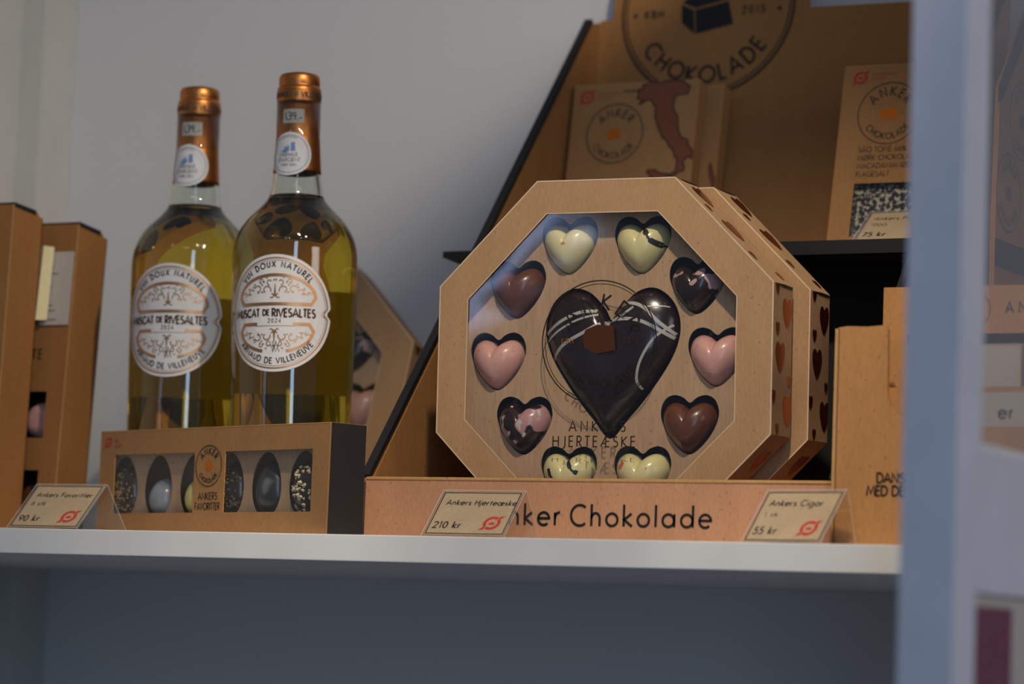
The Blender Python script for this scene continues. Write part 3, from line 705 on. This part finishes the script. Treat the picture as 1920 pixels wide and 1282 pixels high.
def curls(sx, sy, cx0, cy0, k=1, lower=False):
    """mirror symmetric scroll ornament for the label"""
    out = []
    for m in (-1, 1):
        for (x, y, r, a0, a1, w) in ((.55, .25, .30, 200, -60, .05), (1.15, .30, .26, 20, 290, .045), (1.65, .12, .22, 160, -100, .04), (2.1, .02, .14, 0, 280, .035), (.35, .75, .2, -90, 160, .045), (.95, .8, .16, 180, -60, .04), (.22, -.12, .16, 90, 330, .05)):
            out.append(ribbon([(cx0+m*px*sx, cy0+py*sy) for px, py in [(x+r*(1-.5*i/9)*cos(math.radians(a0+(a1-a0)*i/9)), y+r*(1-.5*i/9)*sin(math.radians(a0+(a1-a0)*i/9))) for i in range(10)]], w*k))
        for (x, y, a) in ((.8, .5, 50), (1.0, .62, 110), (.75, .1, 20), (1.3, .55, 30), (1.45, .35, 80), (1.9, .28, 140), (.5, .95, 60), (1.75, .0, 10), (2.3, .06, 60), (.12, .8, 120), (1.2, .05, 150), (.65, .75, 0)):
            l = .2; dx, dy = cos(math.radians(a))*l, sin(math.radians(a))*l
            out.append(filled([(cx0+m*x*sx, cy0+y*sy), (cx0+m*(x+dx*.5-dy*.3)*sx, cy0+(y+dy*.5+dx*.3)*sy), (cx0+m*(x+dx)*sx, cy0+(y+dy)*sy), (cx0+m*(x+dx*.5+dy*.3)*sx, cy0+(y+dy*.5-dx*.3)*sy)]))
    out.append(ribbon([(cx0, cy0-.15*sy), (cx0, cy0+.65*sy)], [.12*k, .03*k]))
    return out
def subdiv(shape_pts, m=.15):
    out = []
    for a, b in zip(shape_pts, shape_pts[1:]):
        n = max(1, int(math.hypot(b[0]-a[0], b[1]-a[1])/m))
        out += [(a[0]+(b[0]-a[0])*i/n, a[1]+(b[1]-a[1])*i/n) for i in range(n)]
    out.append(shape_pts[-1]); return out
def bottle(label, fm, phi, first=False):
    t = thing('wine_bottle', label, 'bottle', fm, 'golden wine bottles behind the praline box')
    outer = smoothprof(PROF, 3)
    inn = [(max(0, r-.28), z) for r, z in outer if z > .9]
    prof = outer + [(1.40, 28.2), (1.10, 28.2)] + [(1.10, 24.6)] + list(reversed(inn)) + [(0, 1.1)]
    prof = [p for i, p in enumerate(prof) if i == 0 or p != prof[i-1]]
    V, F = lathe(prof, 80)
    mesh('glass', V, F, GLASS, t, smooth=True)
    fill = 21.5
    wp = [(0, 1.05)] + [(max(0, r-.265), z) for r, z in outer if .9 < z < 21.4]
    rf = rad(fill)-.265
    wp += [(rf, fill), (rf*.9, fill-.08), (0, fill-.09)]
    V, F = lathe(wp, 80)
    mesh('wine', V, F, WINE, t, smooth=True)
    cap = [(0, 29.35), (.9, 29.34), (1.18, 29.26), (1.29, 29.08), (1.30, 28.6), (1.27, 28.52), (1.30, 28.46), (1.385, 28.38), (1.40, 28.2), (1.40, 27.5), (1.37, 27.38), (1.31, 27.3), (1.33, 27.18), (1.32, 27.0), (1.335, 26.0), (1.42, 24.6), (1.50, 23.25), (1.525, 23.02), (1.50, 23.0), (1.39, 24.6), (1.31, 26.0), (1.28, 27.0), (1.26, 28.9), (0, 29.0)]
    V, F = lathe(cap, 72); mesh('capsule', V, F, COPPER, t, smooth=True)
    V, F = lathe([(1.02, 24.0), (1.06, 24.0), (1.06, 28.9), (0, 28.9), (0, 24.0)], 40); mesh('cork', V, F, K_EDGE, t)
    def wrap(zc, e, ph=phi, rfix=None):
        def fn(u, v):
            z = zc+v; r = (rfix or rad(min(z, 24)) if z < 22.6 else (rfix or 1.33))+e
            a = ph+u/((rfix or r)); return (r*sin(a), -r*cos(a), z)
        return fn
    ZL = 13.75; RL = 3.62
    def lr(th):
        d = min(abs(th), abs(2*PI-th), abs(th-PI)); return RL - (.26*math.sqrt(max(0, 1-(d/.075)**2)) if d < .075 else 0)
    th = [2*PI*i/180 for i in range(180)]
    rs = [0, .4, 1, 1.6, 2.2, 2.8, 3.3]
    V = []; F = []
    for r in rs[1:]: V += [(r*cos(a), r*sin(a)) for a in th]
    V += [(lr(a)*cos(a), lr(a)*sin(a)) for a in th]; V.append((0, 0)); n = 180
    for i in range(n): F.append((len(V)-1, i, (i+1) % n))
    for k in range(len(rs)-1):
        for i in range(n): j = (i+1) % n; F.append((k*n+i, (k+1)*n+i, (k+1)*n+j, k*n+j))
    lb = ink('front_label', [(V, F)], wrap(ZL, .03), PAPER, t)
    W1 = wrap(ZL, .045)
    ink('gold_border', [ribbon([((lr(a)-.22)*cos(a), (lr(a)-.22)*sin(a)) for a in th], .085, True), ribbon([((lr(a)-.36)*cos(a), (lr(a)-.36)*sin(a)) for a in th], .03, True)], W1, GOLD, lb)
    topf = [(-2.45, .55), (2.45, .55), (2.75, .95)] + [(2.75*cos(math.radians(a)), .92+1.42*sin(math.radians(a))) for a in range(8, 173, 6)] + [(-2.75, .95), (-2.45, .55)]
    gold = [ribbon(subdiv([(p[0]*.93, p[1]) for p in topf]), .2)]
    lowf = [(-1.25, -.68), (-2.35, -.68), (-2.65, -1.1)] + [(-2.6*cos(math.radians(a)), -1.1-1.32*sin(math.radians(a))) for a in range(6, 74, 6)]
    gold += [ribbon(subdiv([(p[0]*.93, p[1]) for p in lowf]), .2), ribbon(subdiv([(-p[0]*.93, p[1]) for p in lowf]), .2), ribbon(subdiv([(-1.3, -.8), (1.3, -.8)]), .03)]
    gold += curls(1.0, 1.0, 0, 1.15, 1.45) + [([(x, -2*(-.93)-.0-y-1.86-1.35 if False else -1.05-(y-1.15)*1.0-.15) for x, y in v], f) for v, f in curls(.95, .95, 0, 1.15, 1.45)]
    ink('gold_ornament', gold, W1, GOLD, lb)
    ink('gold_lettering', [ (v, f) for v, f in text('MUSCAT', .45, -2.92, -.22, .105, space=.11, wide=.86) + text('DE', .33, -.78, -.14, .085, space=.1) + text('RIVESALTES', .48, -.16, -.24, .105, space=.11, wide=.88)], W1, solid('dark_copper_print', srgb(96, 58, 30), .35, .7) if 'dark_copper_print' not in bpy.data.materials else bpy.data.materials['dark_copper_print'], lb)
    ink('printed_name', arcfit('VIN DOUX NATUREL', .34, 2.84, 90, 98, .075, serif=.08), W1, INK, lb)
    ink('printed_lettering', arcfit('ARNAUD DE VILLENEUVE', .34, 3.12, 270, 104, .07, True, serif=.07)
        + text('2024', .24, 0, -.60, .04, 'c', space=.35)
        + ribbon_list([[(-.28, -1.75), (-.05, -2.4), (.12, -1.75)], [(-.1, -2.4), (.12, -1.75), (.34, -2.4)], [(-.1, -1.75), (.12, -2.4), (.36, -1.75)]], .04), W1, INK, lb)
    # back label, half way round the bottle
    V = []; F = []; nu, nv = 60, 8
    for i in range(nu+1):
        for j in range(nv+1): V.append((-5.3+10.6*i/nu, -3.3+6.6*j/nv))
    for i in range(nu):
        for j in range(nv): a = i*(nv+1)+j; F.append((a, a+1, a+nv+2, a+nv+1))
    ink('back_label', [(V, F)], wrap(12.6, .03, phi+PI), bpy.data.materials['back_label_paper'], t)
    # stickers on the neck
    def neck(zc, ph, e=.03):
        def fn(u, v):
            z = zc+v; r = 1.333+max(0, (26-z))*.062+e; a = ph+u/1.4; return (r*sin(a), -r*cos(a), z)
        return fn
    grid = lambda x0, x1, y0, y1, n=10: ([(x0+(x1-x0)*i/n, y) for i in range(n+1) for y in (y0, y1)], [(2*i, 2*i+1, 2*i+3, 2*i+2) for i in range(n)])
    ps = ink('price_sticker', [grid(-.72, .72, -.44, .44)], neck(26.45, phi+.05), PAPER, t)
    ink('written_price', ribbon_list([[(-.5, .22), (-.5, -.2)], A(-.28, .12, .14, .12, 120, -80, 8), A(-.29, -.12, .17, .13, 80, -170, 8), circ(.06, .1, .11, 12), [(.17, .12), (.12, -.25)], [(.3, -.22), (.27, -.3)], [(.38, -.16), (.58, -.12)]], .055), neck(26.45, phi+.05, .045), INK, ps)
    V = [(0, 0)]; F = []
    for r in (.5, 1.0, 1.38): V += [(r*cos(2*PI*i/48), r*sin(2*PI*i/48)) for i in range(48)]
    for i in range(48):
        F.append((0, 1+i, 1+(i+1) % 48))
        for k in (0, 1): F.append((1+k*48+i, 1+(k+1)*48+i, 1+(k+1)*48+(i+1) % 48, 1+k*48+(i+1) % 48))
    ms = ink('medal_sticker', [(V, F)], neck(24.05, phi-.08, .035), PAPER, t)
    N2 = neck(24.05, phi-.08, .05)
    ink('printed_ring', [ring(0, 0, 1.2, .03, 48)] + arctext('CONCOURS', .1, 0, 0, 1.04, 90, .02, .5), N2, GREYP, ms)
    ink('printed_lettering', text('MEDAILLE', .2, 0, -.15, .03, 'c')+text("D'ARGENT", .24, 0, -.5, .03, 'c')+text('PARIS 2024', .14, 0, -.78, .022, 'c'), N2, GREYP, ms)
    ink('printed_emblem', [filled([(-.55, .1), (-.35, .3), (-.3, .5), (-.15, .4), (-.1, .62), (0, .45), (.02, .2), (-.2, .1)]), filled([(.1, .15), (.1, .7), (.35, .75), (.38, .2)])], N2, BLUEP, ms)
    def cring(u, v): a = phi+u/1.41; return (1.425*sin(a), -1.425*cos(a), 27.68+v)
    ink('capsule_lettering', text('ARNAUD', .34, -1.75, 0, .07, serif=.07, space=.1)+text('DE', .2, .12, .06, .04)+text('VILLENEUVE', .34, .55, 0, .07, serif=.07, space=.1)+text('ARNAUD', .34, -6.2, 0, .07, serif=.07, space=.1), cring, INK2, t)
    return t
def ribbon_list(L, w): return [ribbon(l, w) for l in L]
def backlabel():
    m = bpy.data.materials.new('back_label_paper'); m.use_nodes = True; nt = m.node_tree; nt.nodes.clear()
    out = nt.nodes.new('ShaderNodeOutputMaterial'); d = nt.nodes.new('ShaderNodeBsdfDiffuse'); tr = nt.nodes.new('ShaderNodeBsdfTranslucent'); mx = nt.nodes.new('ShaderNodeMixShader')
    d.inputs[0].default_value = (.8, .76, .66, 1); tr.inputs[0].default_value = (.85, .74, .5, 1); mx.inputs[0].default_value = .5
    nt.links.new(d.outputs[0], mx.inputs[1]); nt.links.new(tr.outputs[0], mx.inputs[2]); nt.links.new(mx.outputs[0], out.inputs[0])
backlabel()
bottle('golden wine bottle nearer the heart box, overlapping its neighbour', frame(-22.85, 10.9, 0, 0, 0, -.021), .24)
bottle('golden wine bottle partly hidden by its neighbour, next to the tall kraft boxes', frame(-32.3, 13.4, 0, 0, 0, -.006), .20)

# ================================================================== bars on the black shelf of the display
def bar(name, label, fm, w, h, d, group, mat=K_BOX2, holes=()):
    t = thing(name, label, 'box', fm, group)
    prism('front_panel', [(0, 0), (w, 0), (w, h), (0, h)], 0, .06, mat, t, holes)
    for n_, a in (('side_panel', (0, .06, .06, d, 0, h)), ('side_panel', (w-.06, w, .06, d, 0, h)), ('top_panel', (.06, w-.06, .06, d, h-.06, h)), ('bottom_panel', (.06, w-.06, .06, d, 0, .06)), ('back_panel', (.06, w-.06, d-.06, d, .06, h-.06))):
        box(n_, *a, mat, t)
    ink('scored_edge', [ribbon([(w-.03, 0), (w-.03, h-.03), (0, h-.03)], .05)], flat(-.012), K_EDGE, t)
    return t
W_, H_ = 9.15, 12.85
m1 = frame(-13.85, 29.0, 19.12, 0, .15); 
it = bar('chocolate_bar_box', 'upright kraft bar box printed with a brown boot-shaped map, in front', m1, W_, H_, 1.15, 'map bar boxes on the black shelf')
BI = flat(-.02)
ink('printed_ring', [ring(3.3, 9.3, 2.06, .09)], BI, INK2, it)
ink('printed_name', arctext('ANKER', .55, 3.3, 9.3, 1.2, 90, .1, .22), BI, INK2, it); ink('printed_lettering', arctext('CHOKOLADE', .42, 3.3, 9.3, 1.75, 270, .07, .26, True), BI, INK2, it)
ink('printed_cube', [filled([(2.85, 9.55), (3.6, 9.7), (3.8, 9.0), (2.85, 8.8)]), ribbon([(2.0, 9.2), (2.55, 9.22)], .04), ribbon([(4.1, 9.35), (4.6, 9.4)], .04)], BI, ORANGE, it)
ink('organic_mark', organic_mark(1.0, 11.95, 1.2, .95), BI, RED, it)
ink('printed_small_print', text('STATSKONTROLLERET', .13, 1.8, 12.1, .025)+text('ØKOLOGISK', .13, 1.8, 11.8, .025), BI, REDP, it)
ink('printed_word', text('PRODUKT', .2, 3.7, 12.15, .035), BI, INK2, it)
# map outline read in the box's own plane (u across, v up)
ITA = [(945, 115), (1075, 90), (1140, 105), (1210, 90), (1300, 75), (1420, 68), (1430, 110), (1505, 160), (1475, 245), (1345, 255), (1315, 320), (1300, 390), (1360, 500), (1365, 640), (1400, 730), (1490, 765), (1475, 800), (1540, 890), (1525, 975), (1490, 945), (1420, 995), (1440, 1060), (1430, 1105), (1370, 1115), (1290, 1180), (1255, 1150), (1335, 1100), (1355, 965), (1320, 945), (1310, 880), (1240, 800), (1235, 765), (1180, 730), (1120, 590), (1085, 490), (1095, 380), (1030, 290), (980, 300), (910, 340), (895, 325), (940, 300), (870, 270), (890, 215), (880, 175), (940, 160)]
SIC = [(990, 1105), (1015, 1080), (1100, 1085), (1140, 1120), (1250, 1135), (1225, 1175), (1200, 1225), (1140, 1240), (1075, 1215), (1040, 1150)]
def mapuv(px, py):
    t_ = (py-90)/1140.0; xl = 115-112*t_; xr = 1610-108*t_
    return ((px-xl)/(xr-xl)*(W_-.05)+.0, 12.82-t_*7.1)
for pl in (ITA, SIC):
    q = [mapuv(*p) for p in pl]; q = [(min(W_-.02, u), min(H_-.02, v)) for u, v in q]
    ink('printed_map', [filled(q)], flat(-.015), BROWNINK, it); ink('map_outline', [ribbon(q, .09, True)], flat(-.025), INK, it)
it2 = bar('chocolate_bar_box', 'upright kraft bar box tucked behind the map-printed one', frame(-12.75, 30.6, 19.12, 0, .15), 9.15, 12.7, 1.15, 'map bar boxes on the black shelf')
q = [(9.08, 6.2), (8.9, 6.5), (8.75, 7.1), (8.6, 7.3), (8.6, 6.6), (8.95, 5.6), (9.1, 5.3)]
ink('printed_map', [filled(q)], flat(-.015), BROWNINK, it2); ink('map_outline', [ribbon(q, .07, True)], flat(-.02), INK, it2)
sm = frame(6.35, 26, 19.12, 0, .21)
sw = [[(1.45, 1.2), (7.2, 1.2), (7.2, 4.75), (1.45, 4.75)]]
st = bar('chocolate_bar_box', 'taller kraft bar box with speckled bar behind its window, beside the pale panel', sm, 8.3, 12.8, 1.3, None, holes=sw)
ink('printed_ring', [ring(3.3, 9.45, 2.08, .07)], BI, INK2, st)
ink('printed_lettering', arctext('ANKER', .60, 3.3, 9.45, 1.2, 90, .1, .24)+arctext('CHOKOLADE', .40, 3.3, 9.45, 1.75, 270, .07, .26, True)
    + text('SÃO TOMÉ 66%', .34, 1.5, 6.85, .05)+text('MØRK CHOKOLADE', .34, 1.5, 6.3, .05)+text('MACADAMIANØDDER', .34, 1.5, 5.75, .05)+text('FLAGESALT', .34, 1.5, 5.2, .05), BI, INK2, st)
ink('printed_cube', [filled([(2.75, 9.7), (3.75, 9.85), (3.9, 9.1), (2.8, 8.95)])], BI, ORANGE, st)
ink('organic_mark', organic_mark(1.15, 11.95, 1.1, .95), BI, RED, st)
ink('printed_small_print', text('STATSKONTROLLERET', .13, 1.9, 12.1, .025)+text('ØKOLOGISK', .13, 1.9, 11.8, .025), BI, REDP, st)
ink('printed_map', [filled([(5.0, 12.8), (4.7, 12.3), (4.95, 12.1), (5.1, 11.6), (5.6, 11.2), (6.2, 11.0), (6.8, 11.4), (6.9, 12.8)])], flat(-.015), BROWNINK, st)
box('chocolate_slab', 1.0, 7.6, .5, 1.1, .8, 5.1, SPECK, st)
prism('window_film', sw[0], .07, .075, FILM, st)

# ================================================================== price tags
def price_tag(label, fm, w, lines, price, mark, group='clear price tag tents on the shelf', hgt=4.1, lean=.80, leg=3.0, markc=RED, edge=INK):
    t = thing('price_tag', label, 'price tag', fm, group)
    ty, tz = hgt*sin(lean), hgt*cos(lean)
    F = Matrix.Rotation(-lean, 4, 'X')
    box('acrylic_front', 0, w, 0, .08, 0, hgt, ACRY, t, fm=F)
    V = [(0, ty, tz-.02), (w, ty, tz-.02), (w, ty+leg, .02), (0, ty+leg, .02)]
    V += [(x, y+.08, z) for x, y, z in V]
    mesh('acrylic_leg', V, [(0, 1, 2, 3), (7, 6, 5, 4), (0, 4, 5, 1), (1, 5, 6, 2), (2, 6, 7, 3), (3, 7, 4, 0)], ACRY, t)
    ink('acrylic_edge', [ribbon([(w-.02, 0), (w-.02, hgt), (0, hgt), (0, 0)], .06)], flat(-.03), ACRE, t, fm=F)
    V = [(w, ty, tz), (w, ty+.07, tz), (w, ty+leg+.07, 0), (w, ty+leg, 0)]
    mesh('acrylic_edge', [(x+.01, y, z) for x, y, z in V], [(0, 1, 2, 3)], ACRE, t, fixn=False)
    c = box('card', .12, w-.14, -.02, 0, .12, hgt-.1, K_TAG, t, fm=F)
    fn = flat(-.03)
    ink('card_border', [ribbon([(.2, .22), (w-.22, .22), (w-.22, hgt-.2), (.2, hgt-.2)], .07, True)], fn, edge, c)
    sh = []
    for s_, sz, y, ww in lines: sh += text(s_, sz, .62, y-4.1+hgt-.1, ww, slant=.0, space=.14)
    sh += text(price, .5, .45, .66, .085, space=.14)
    ink('printed_lettering', sh, fn, INK, c)
    if mark: ink('organic_mark', organic_mark(w-1.2, 1.1, 1.35, .9), fn, markc, c)
    return t
price_tag('clear tent price tag reading 90 kr beside the praline box', frame(-36.55, .5, 0.01), 5.2, [('Ankers Favoritter', .38, 3.0, .06), ('6 stk', .38, 2.2, .05)], '90 kr', 1, leg=2.4)
price_tag('clear tent price tag reading 210 kr under the heart box', frame(-7.75, .4, 0.01), 5.3, [('Ankers Hjerteæske', .385, 3.0, .065)], '210 kr', 1, hgt=3.75, lean=.75, leg=1.9)
price_tag('clear tent price tag reading 55 kr before the tall kraft tray', frame(11.35, 1.55, 0.01, -.2), 5.1, [('Ankers Cigar', .42, 3.0, .07), ('1. stk', .3, 2.2, .035)], '55 kr', 1, hgt=3.95, lean=.70, leg=1.0)
price_tag('small tent price tag reading 75 kr on the black display shelf', frame(10.1, 20.6, 19.12), 5.2, [('Ankers Plader', .38, 3.0, .05), ('100G', .34, 2.2, .04)], '75 kr', 1, hgt=4.0, lean=.95, leg=1.0, markc=solid('magenta_ink', srgb(205, 60, 100), .6), edge=solid('blue_grey_ink', srgb(90, 96, 120), .6), group=None)

# ================================================================== kraft tray at the right ("DANSK ...")
tr = thing('kraft_tray', 'tall kraft shelf tray with cut-out front, beside the pale side panel', 'tray', frame(0, 0, 0))
X0, X1 = 15.5, 30.9
out = [(X0, 0), (X0, 12.05), (X0+.5, 12.12), (X0+1.7, 12.08), (18.3, 12.16), (18.38, 11.9), (18.42, 8.5), (18.6, 7.7), (19.0, 7.2), (19.6, 6.85), (20.4, 6.6), (27.2, 6.6), (28, 7.2), (28.3, 8.5), (28.3, 12.1), (X1, 12.1), (X1, 0)]
prism('front_panel', out, 4.6, 4.9, K_BOX2, tr)
box('side_panel', X0-.22, X0, 4.72, 14.2, 0, 12.0, K_EDGE, tr); box('side_panel', X1, X1+.2, 4.6, 14, 0, 12.1, K_BOX2, tr)
ink('fold_line', [ribbon([(X0+.06, .1), (X0+.06, 12.0)], .05)], lambda u, v: (u, 4.58, v), INK2, tr)
box('base', X0, X1, 4.9, 14, 0, .25, K_BOX2, tr)
prism('inner_panel', [(16.3, 9.2), (16.3, 11.62), (18.3, 11.62), (18.9, 11.3), (19.2, 10.6), (19.3, 9.0), (28, 9.0), (28, .3), (18.05, .3), (18.05, 9.0), (16.3, 9.0)], 7.2, 7.4, K_BOX2, tr)
prism('back_header', [(15.75, .3), (30.7, .3), (30.7, 15.05), (15.75, 15.05)], 11.0, 11.35, K_BOX2, tr, [[(17.2, 1.5), (29.6, 1.5), (29.6, 12.35), (17.2, 12.35)]])
box('back_recess', 15.8, 30.6, 13.4, 13.6, .3, 14.8, BLACK, tr)
ink('printed_lettering', text('DANSK CHOKOLADE', .52, 17.95, 3.55, .095, space=.06), lambda u, v: (u, 4.57, v), INK, tr)
ink('printed_lettering', text('MED DEN SØDE', .52, 17.4, 2.85, .10, space=.06), lambda u, v: (u, 4.57, v), INK, tr)
ink('printed_ring', [ring(21.1, 13.7, .98, .05)], lambda u, v: (u, 10.97, v), INK2, tr)
ink('printed_header_name', text('ANKER CHOKOLADE', .60, 22.95, 13.5, .09, space=.5), lambda u, v: (u, 10.97, v), INK, tr)
for k, (x0, zt, mt, lab) in enumerate(((19.6, 8.0, K_BOX2, 'kraft carton in the tall tray nearest its cut edge'), (22.3, 11.2, PALE, 'pale grey carton seen through the hazy pane'), (25.2, 11.3, PALE, 'pale grey carton farthest along the tall tray'))):
    t = thing('slim_carton', lab, 'carton', frame(x0, 8.2, .26), 'slim cartons in the tall tray')
    box('body', 0, 2.5, 0, 2.2, 0, zt, mt, t, bev=.05)
    ink('scored_edge', [ribbon([(.05, .1), (.05, zt-.05), (2.45, zt-.05), (2.45, .1)], .05)], flat(-.02), K_EDGE, t)
cf = thing('paper_sleeve', 'pale paper sleeve lettered in grey, low behind the hazy pane', 'sleeve', frame(22.6, 6.1, .26, 0, -.05))
box('sheet', 0, 5.2, 0, .05, 0, 8.3, PALE, cf)
ink('printed_lettering', text('er', .7, 1.75, 6.9, .12, space=.2), flat(-.02), INK2, cf)
wg = thing('side_board', 'dull kraft side board with round logos behind the hazy pane', 'board', frame(20, 17, 0))
prism('board', [(0, 0), (16, 0), (16, 34), (6.2, 34), (4.4, 32), (.4, 27.5), (0, 20)], 0, .3, K_DARK, wg, axis='x')
prism('black_edge', [(6.2, 34.2), (4.1, 32.1), (.0, 27.6), (.0, 26.6), (.6, 26.9), (4.9, 31.4), (6.6, 33.6)], .3, .42, BLACK, wg, axis='x')
prism('black_band', [(0, 17.0), (16, 17.4), (16, 18.9), (0, 18.6)], .3, .36, BLACK, wg, axis='x')
for cy_, cz_ in ((4.5, 26.2), (2.3, 21.6)):
    logo(wg, cy_, cz_, 2.3, INK2, INK2, INK2, fn=lambda u, v: (.34, u, v))

# ================================================================== tall kraft boxes at the left
def tallbox(label, fm, w, d, h, windows=()):
    t = thing('tall_gift_box', label, 'box', fm, 'tall kraft gift boxes')
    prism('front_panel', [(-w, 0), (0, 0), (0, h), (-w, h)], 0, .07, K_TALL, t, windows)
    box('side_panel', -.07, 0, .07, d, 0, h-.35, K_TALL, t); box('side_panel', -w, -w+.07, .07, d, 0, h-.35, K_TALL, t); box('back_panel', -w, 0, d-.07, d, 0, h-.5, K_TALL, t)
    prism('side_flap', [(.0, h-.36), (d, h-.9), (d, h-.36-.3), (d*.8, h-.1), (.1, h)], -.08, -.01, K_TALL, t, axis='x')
    V = [(-3.5, .1, h+.14), (.02, .02, h+.14), (.02, d*.75, h+.02), (-3.0, d*.75, h+.02), (-3.5, .1, h-.12), (.02, .02, h-.14), (.02, d*.75, h-.3), (-3.0, d*.75, h-.3)]
    mesh('black_lid_flap', V, [(0, 1, 2, 3), (4, 7, 6, 5), (0, 4, 5, 1), (1, 5, 6, 2), (2, 6, 7, 3), (3, 7, 4, 0)], BLACK, t)
    ink('scored_edge', [ribbon([(-.04, 0), (-.04, h)], .09)], flat(-.012), K_EDGE, t)
    return t
m2 = frame(-39.9, 10.0, 0, 0, .062)
wn = [[(-3.5, 6.3), (-1.4, 6.3), (-1.4, 9.35), (-3.5, 9.35)], [(-3.6, .6), (-1.5, .6), (-1.5, 4.2), (-3.6, 4.2)]]
tb2 = tallbox('tall kraft gift box with small windows and paper leaflets on its front', m2, 9.5, 3.3, 20.4, wn)
ink('printed_lettering', text('NISSETE', .62, -2.05, 11.5, .085, 'r', space=.25) if False else text('TE', .62, -2.8, 11.5, .09, space=.25), flat(-.02), INK, tb2)
box('window_lining', -6.5, -.5, 1.9, 1.95, .3, 10.2, BLACK, tb2)
for (z, mt, lab) in ((7.6, CH_PINK, 'pink chocolate piece behind the upper window of the tall box'), (2.3, CH_MILK, 'brown chocolate piece behind the lower window of the tall box')):
    t = thing('chocolate_piece', lab, 'chocolate', m2 @ Matrix.Translation(Vector((-2.5, 1.5, z))*S))
    d_ = Dome([(x*1.15, y*1.15) for x, y in egg(2.0, 2.1)], 1.0, 4); d_.build('shell', mt, t, 8)
tb1 = tallbox('tall kraft gift box at the picture edge, plain orange brown side', frame(-42.0, 6.2, 0, 0, .035), 9.0, 3.2, 21.1)
lt = thing('leaflet', 'folded cream leaflet with red lettering stuck on the tall box', 'leaflet', m2 @ Matrix.Translation(Vector((-3.85, -.1, 13.9))*S))
V = [(0, -.05, .1), (1.75, -.9, 0), (2.1, -.2, .1), (2.2, -.2, 4.95), (1.9, -.9, 4.9), (.1, -.05, 4.8)]
V = V + [(x, y+.08, z) for x, y, z in V]
mesh('folded_sheet', V, [(0, 1, 4, 5), (1, 2, 3, 4), (6, 11, 10, 7), (7, 10, 9, 8), (0, 6, 7, 1), (1, 7, 8, 2), (2, 8, 9, 3), (3, 9, 10, 4), (4, 10, 11, 5), (5, 11, 6, 0)], CREAM, lt)
lfn = lambda u, v: (u, -.07-u*.49, v)
ink('printed_lettering', text('kun', .34, .75, 3.1, .05)+text('er', .34, .85, 2.55, .05), lfn, RED, lt)
ink('printed_loops', [ring(.75, 1.6, .28, .05, 14), ring(1.05, 1.1, .3, .05, 14), ring(.8, .6, .28, .05, 14)], lfn, GREENC, lt)
ic = thing('info_card', 'pale card with short grey lines beside the cream leaflet', 'card', m2 @ Matrix.Translation(Vector((-2.4, -.12, 13.7))*S))
box('sheet', 0, 2.25, 0, .06, 0, 4.85, PALE, ic)
sh = []
for yy, ws in ((3.8, (.35,)), (3.4, (.8,)), (2.5, (.35,)), (1.3, (.55,)), (.95, (.75,)), (.35, (.9,))):
    sh.append(ribbon([(.4, yy), (.4+ws[0], yy)], .08))
ink('printed_lines', sh, flat(-.02), GREYP, ic)
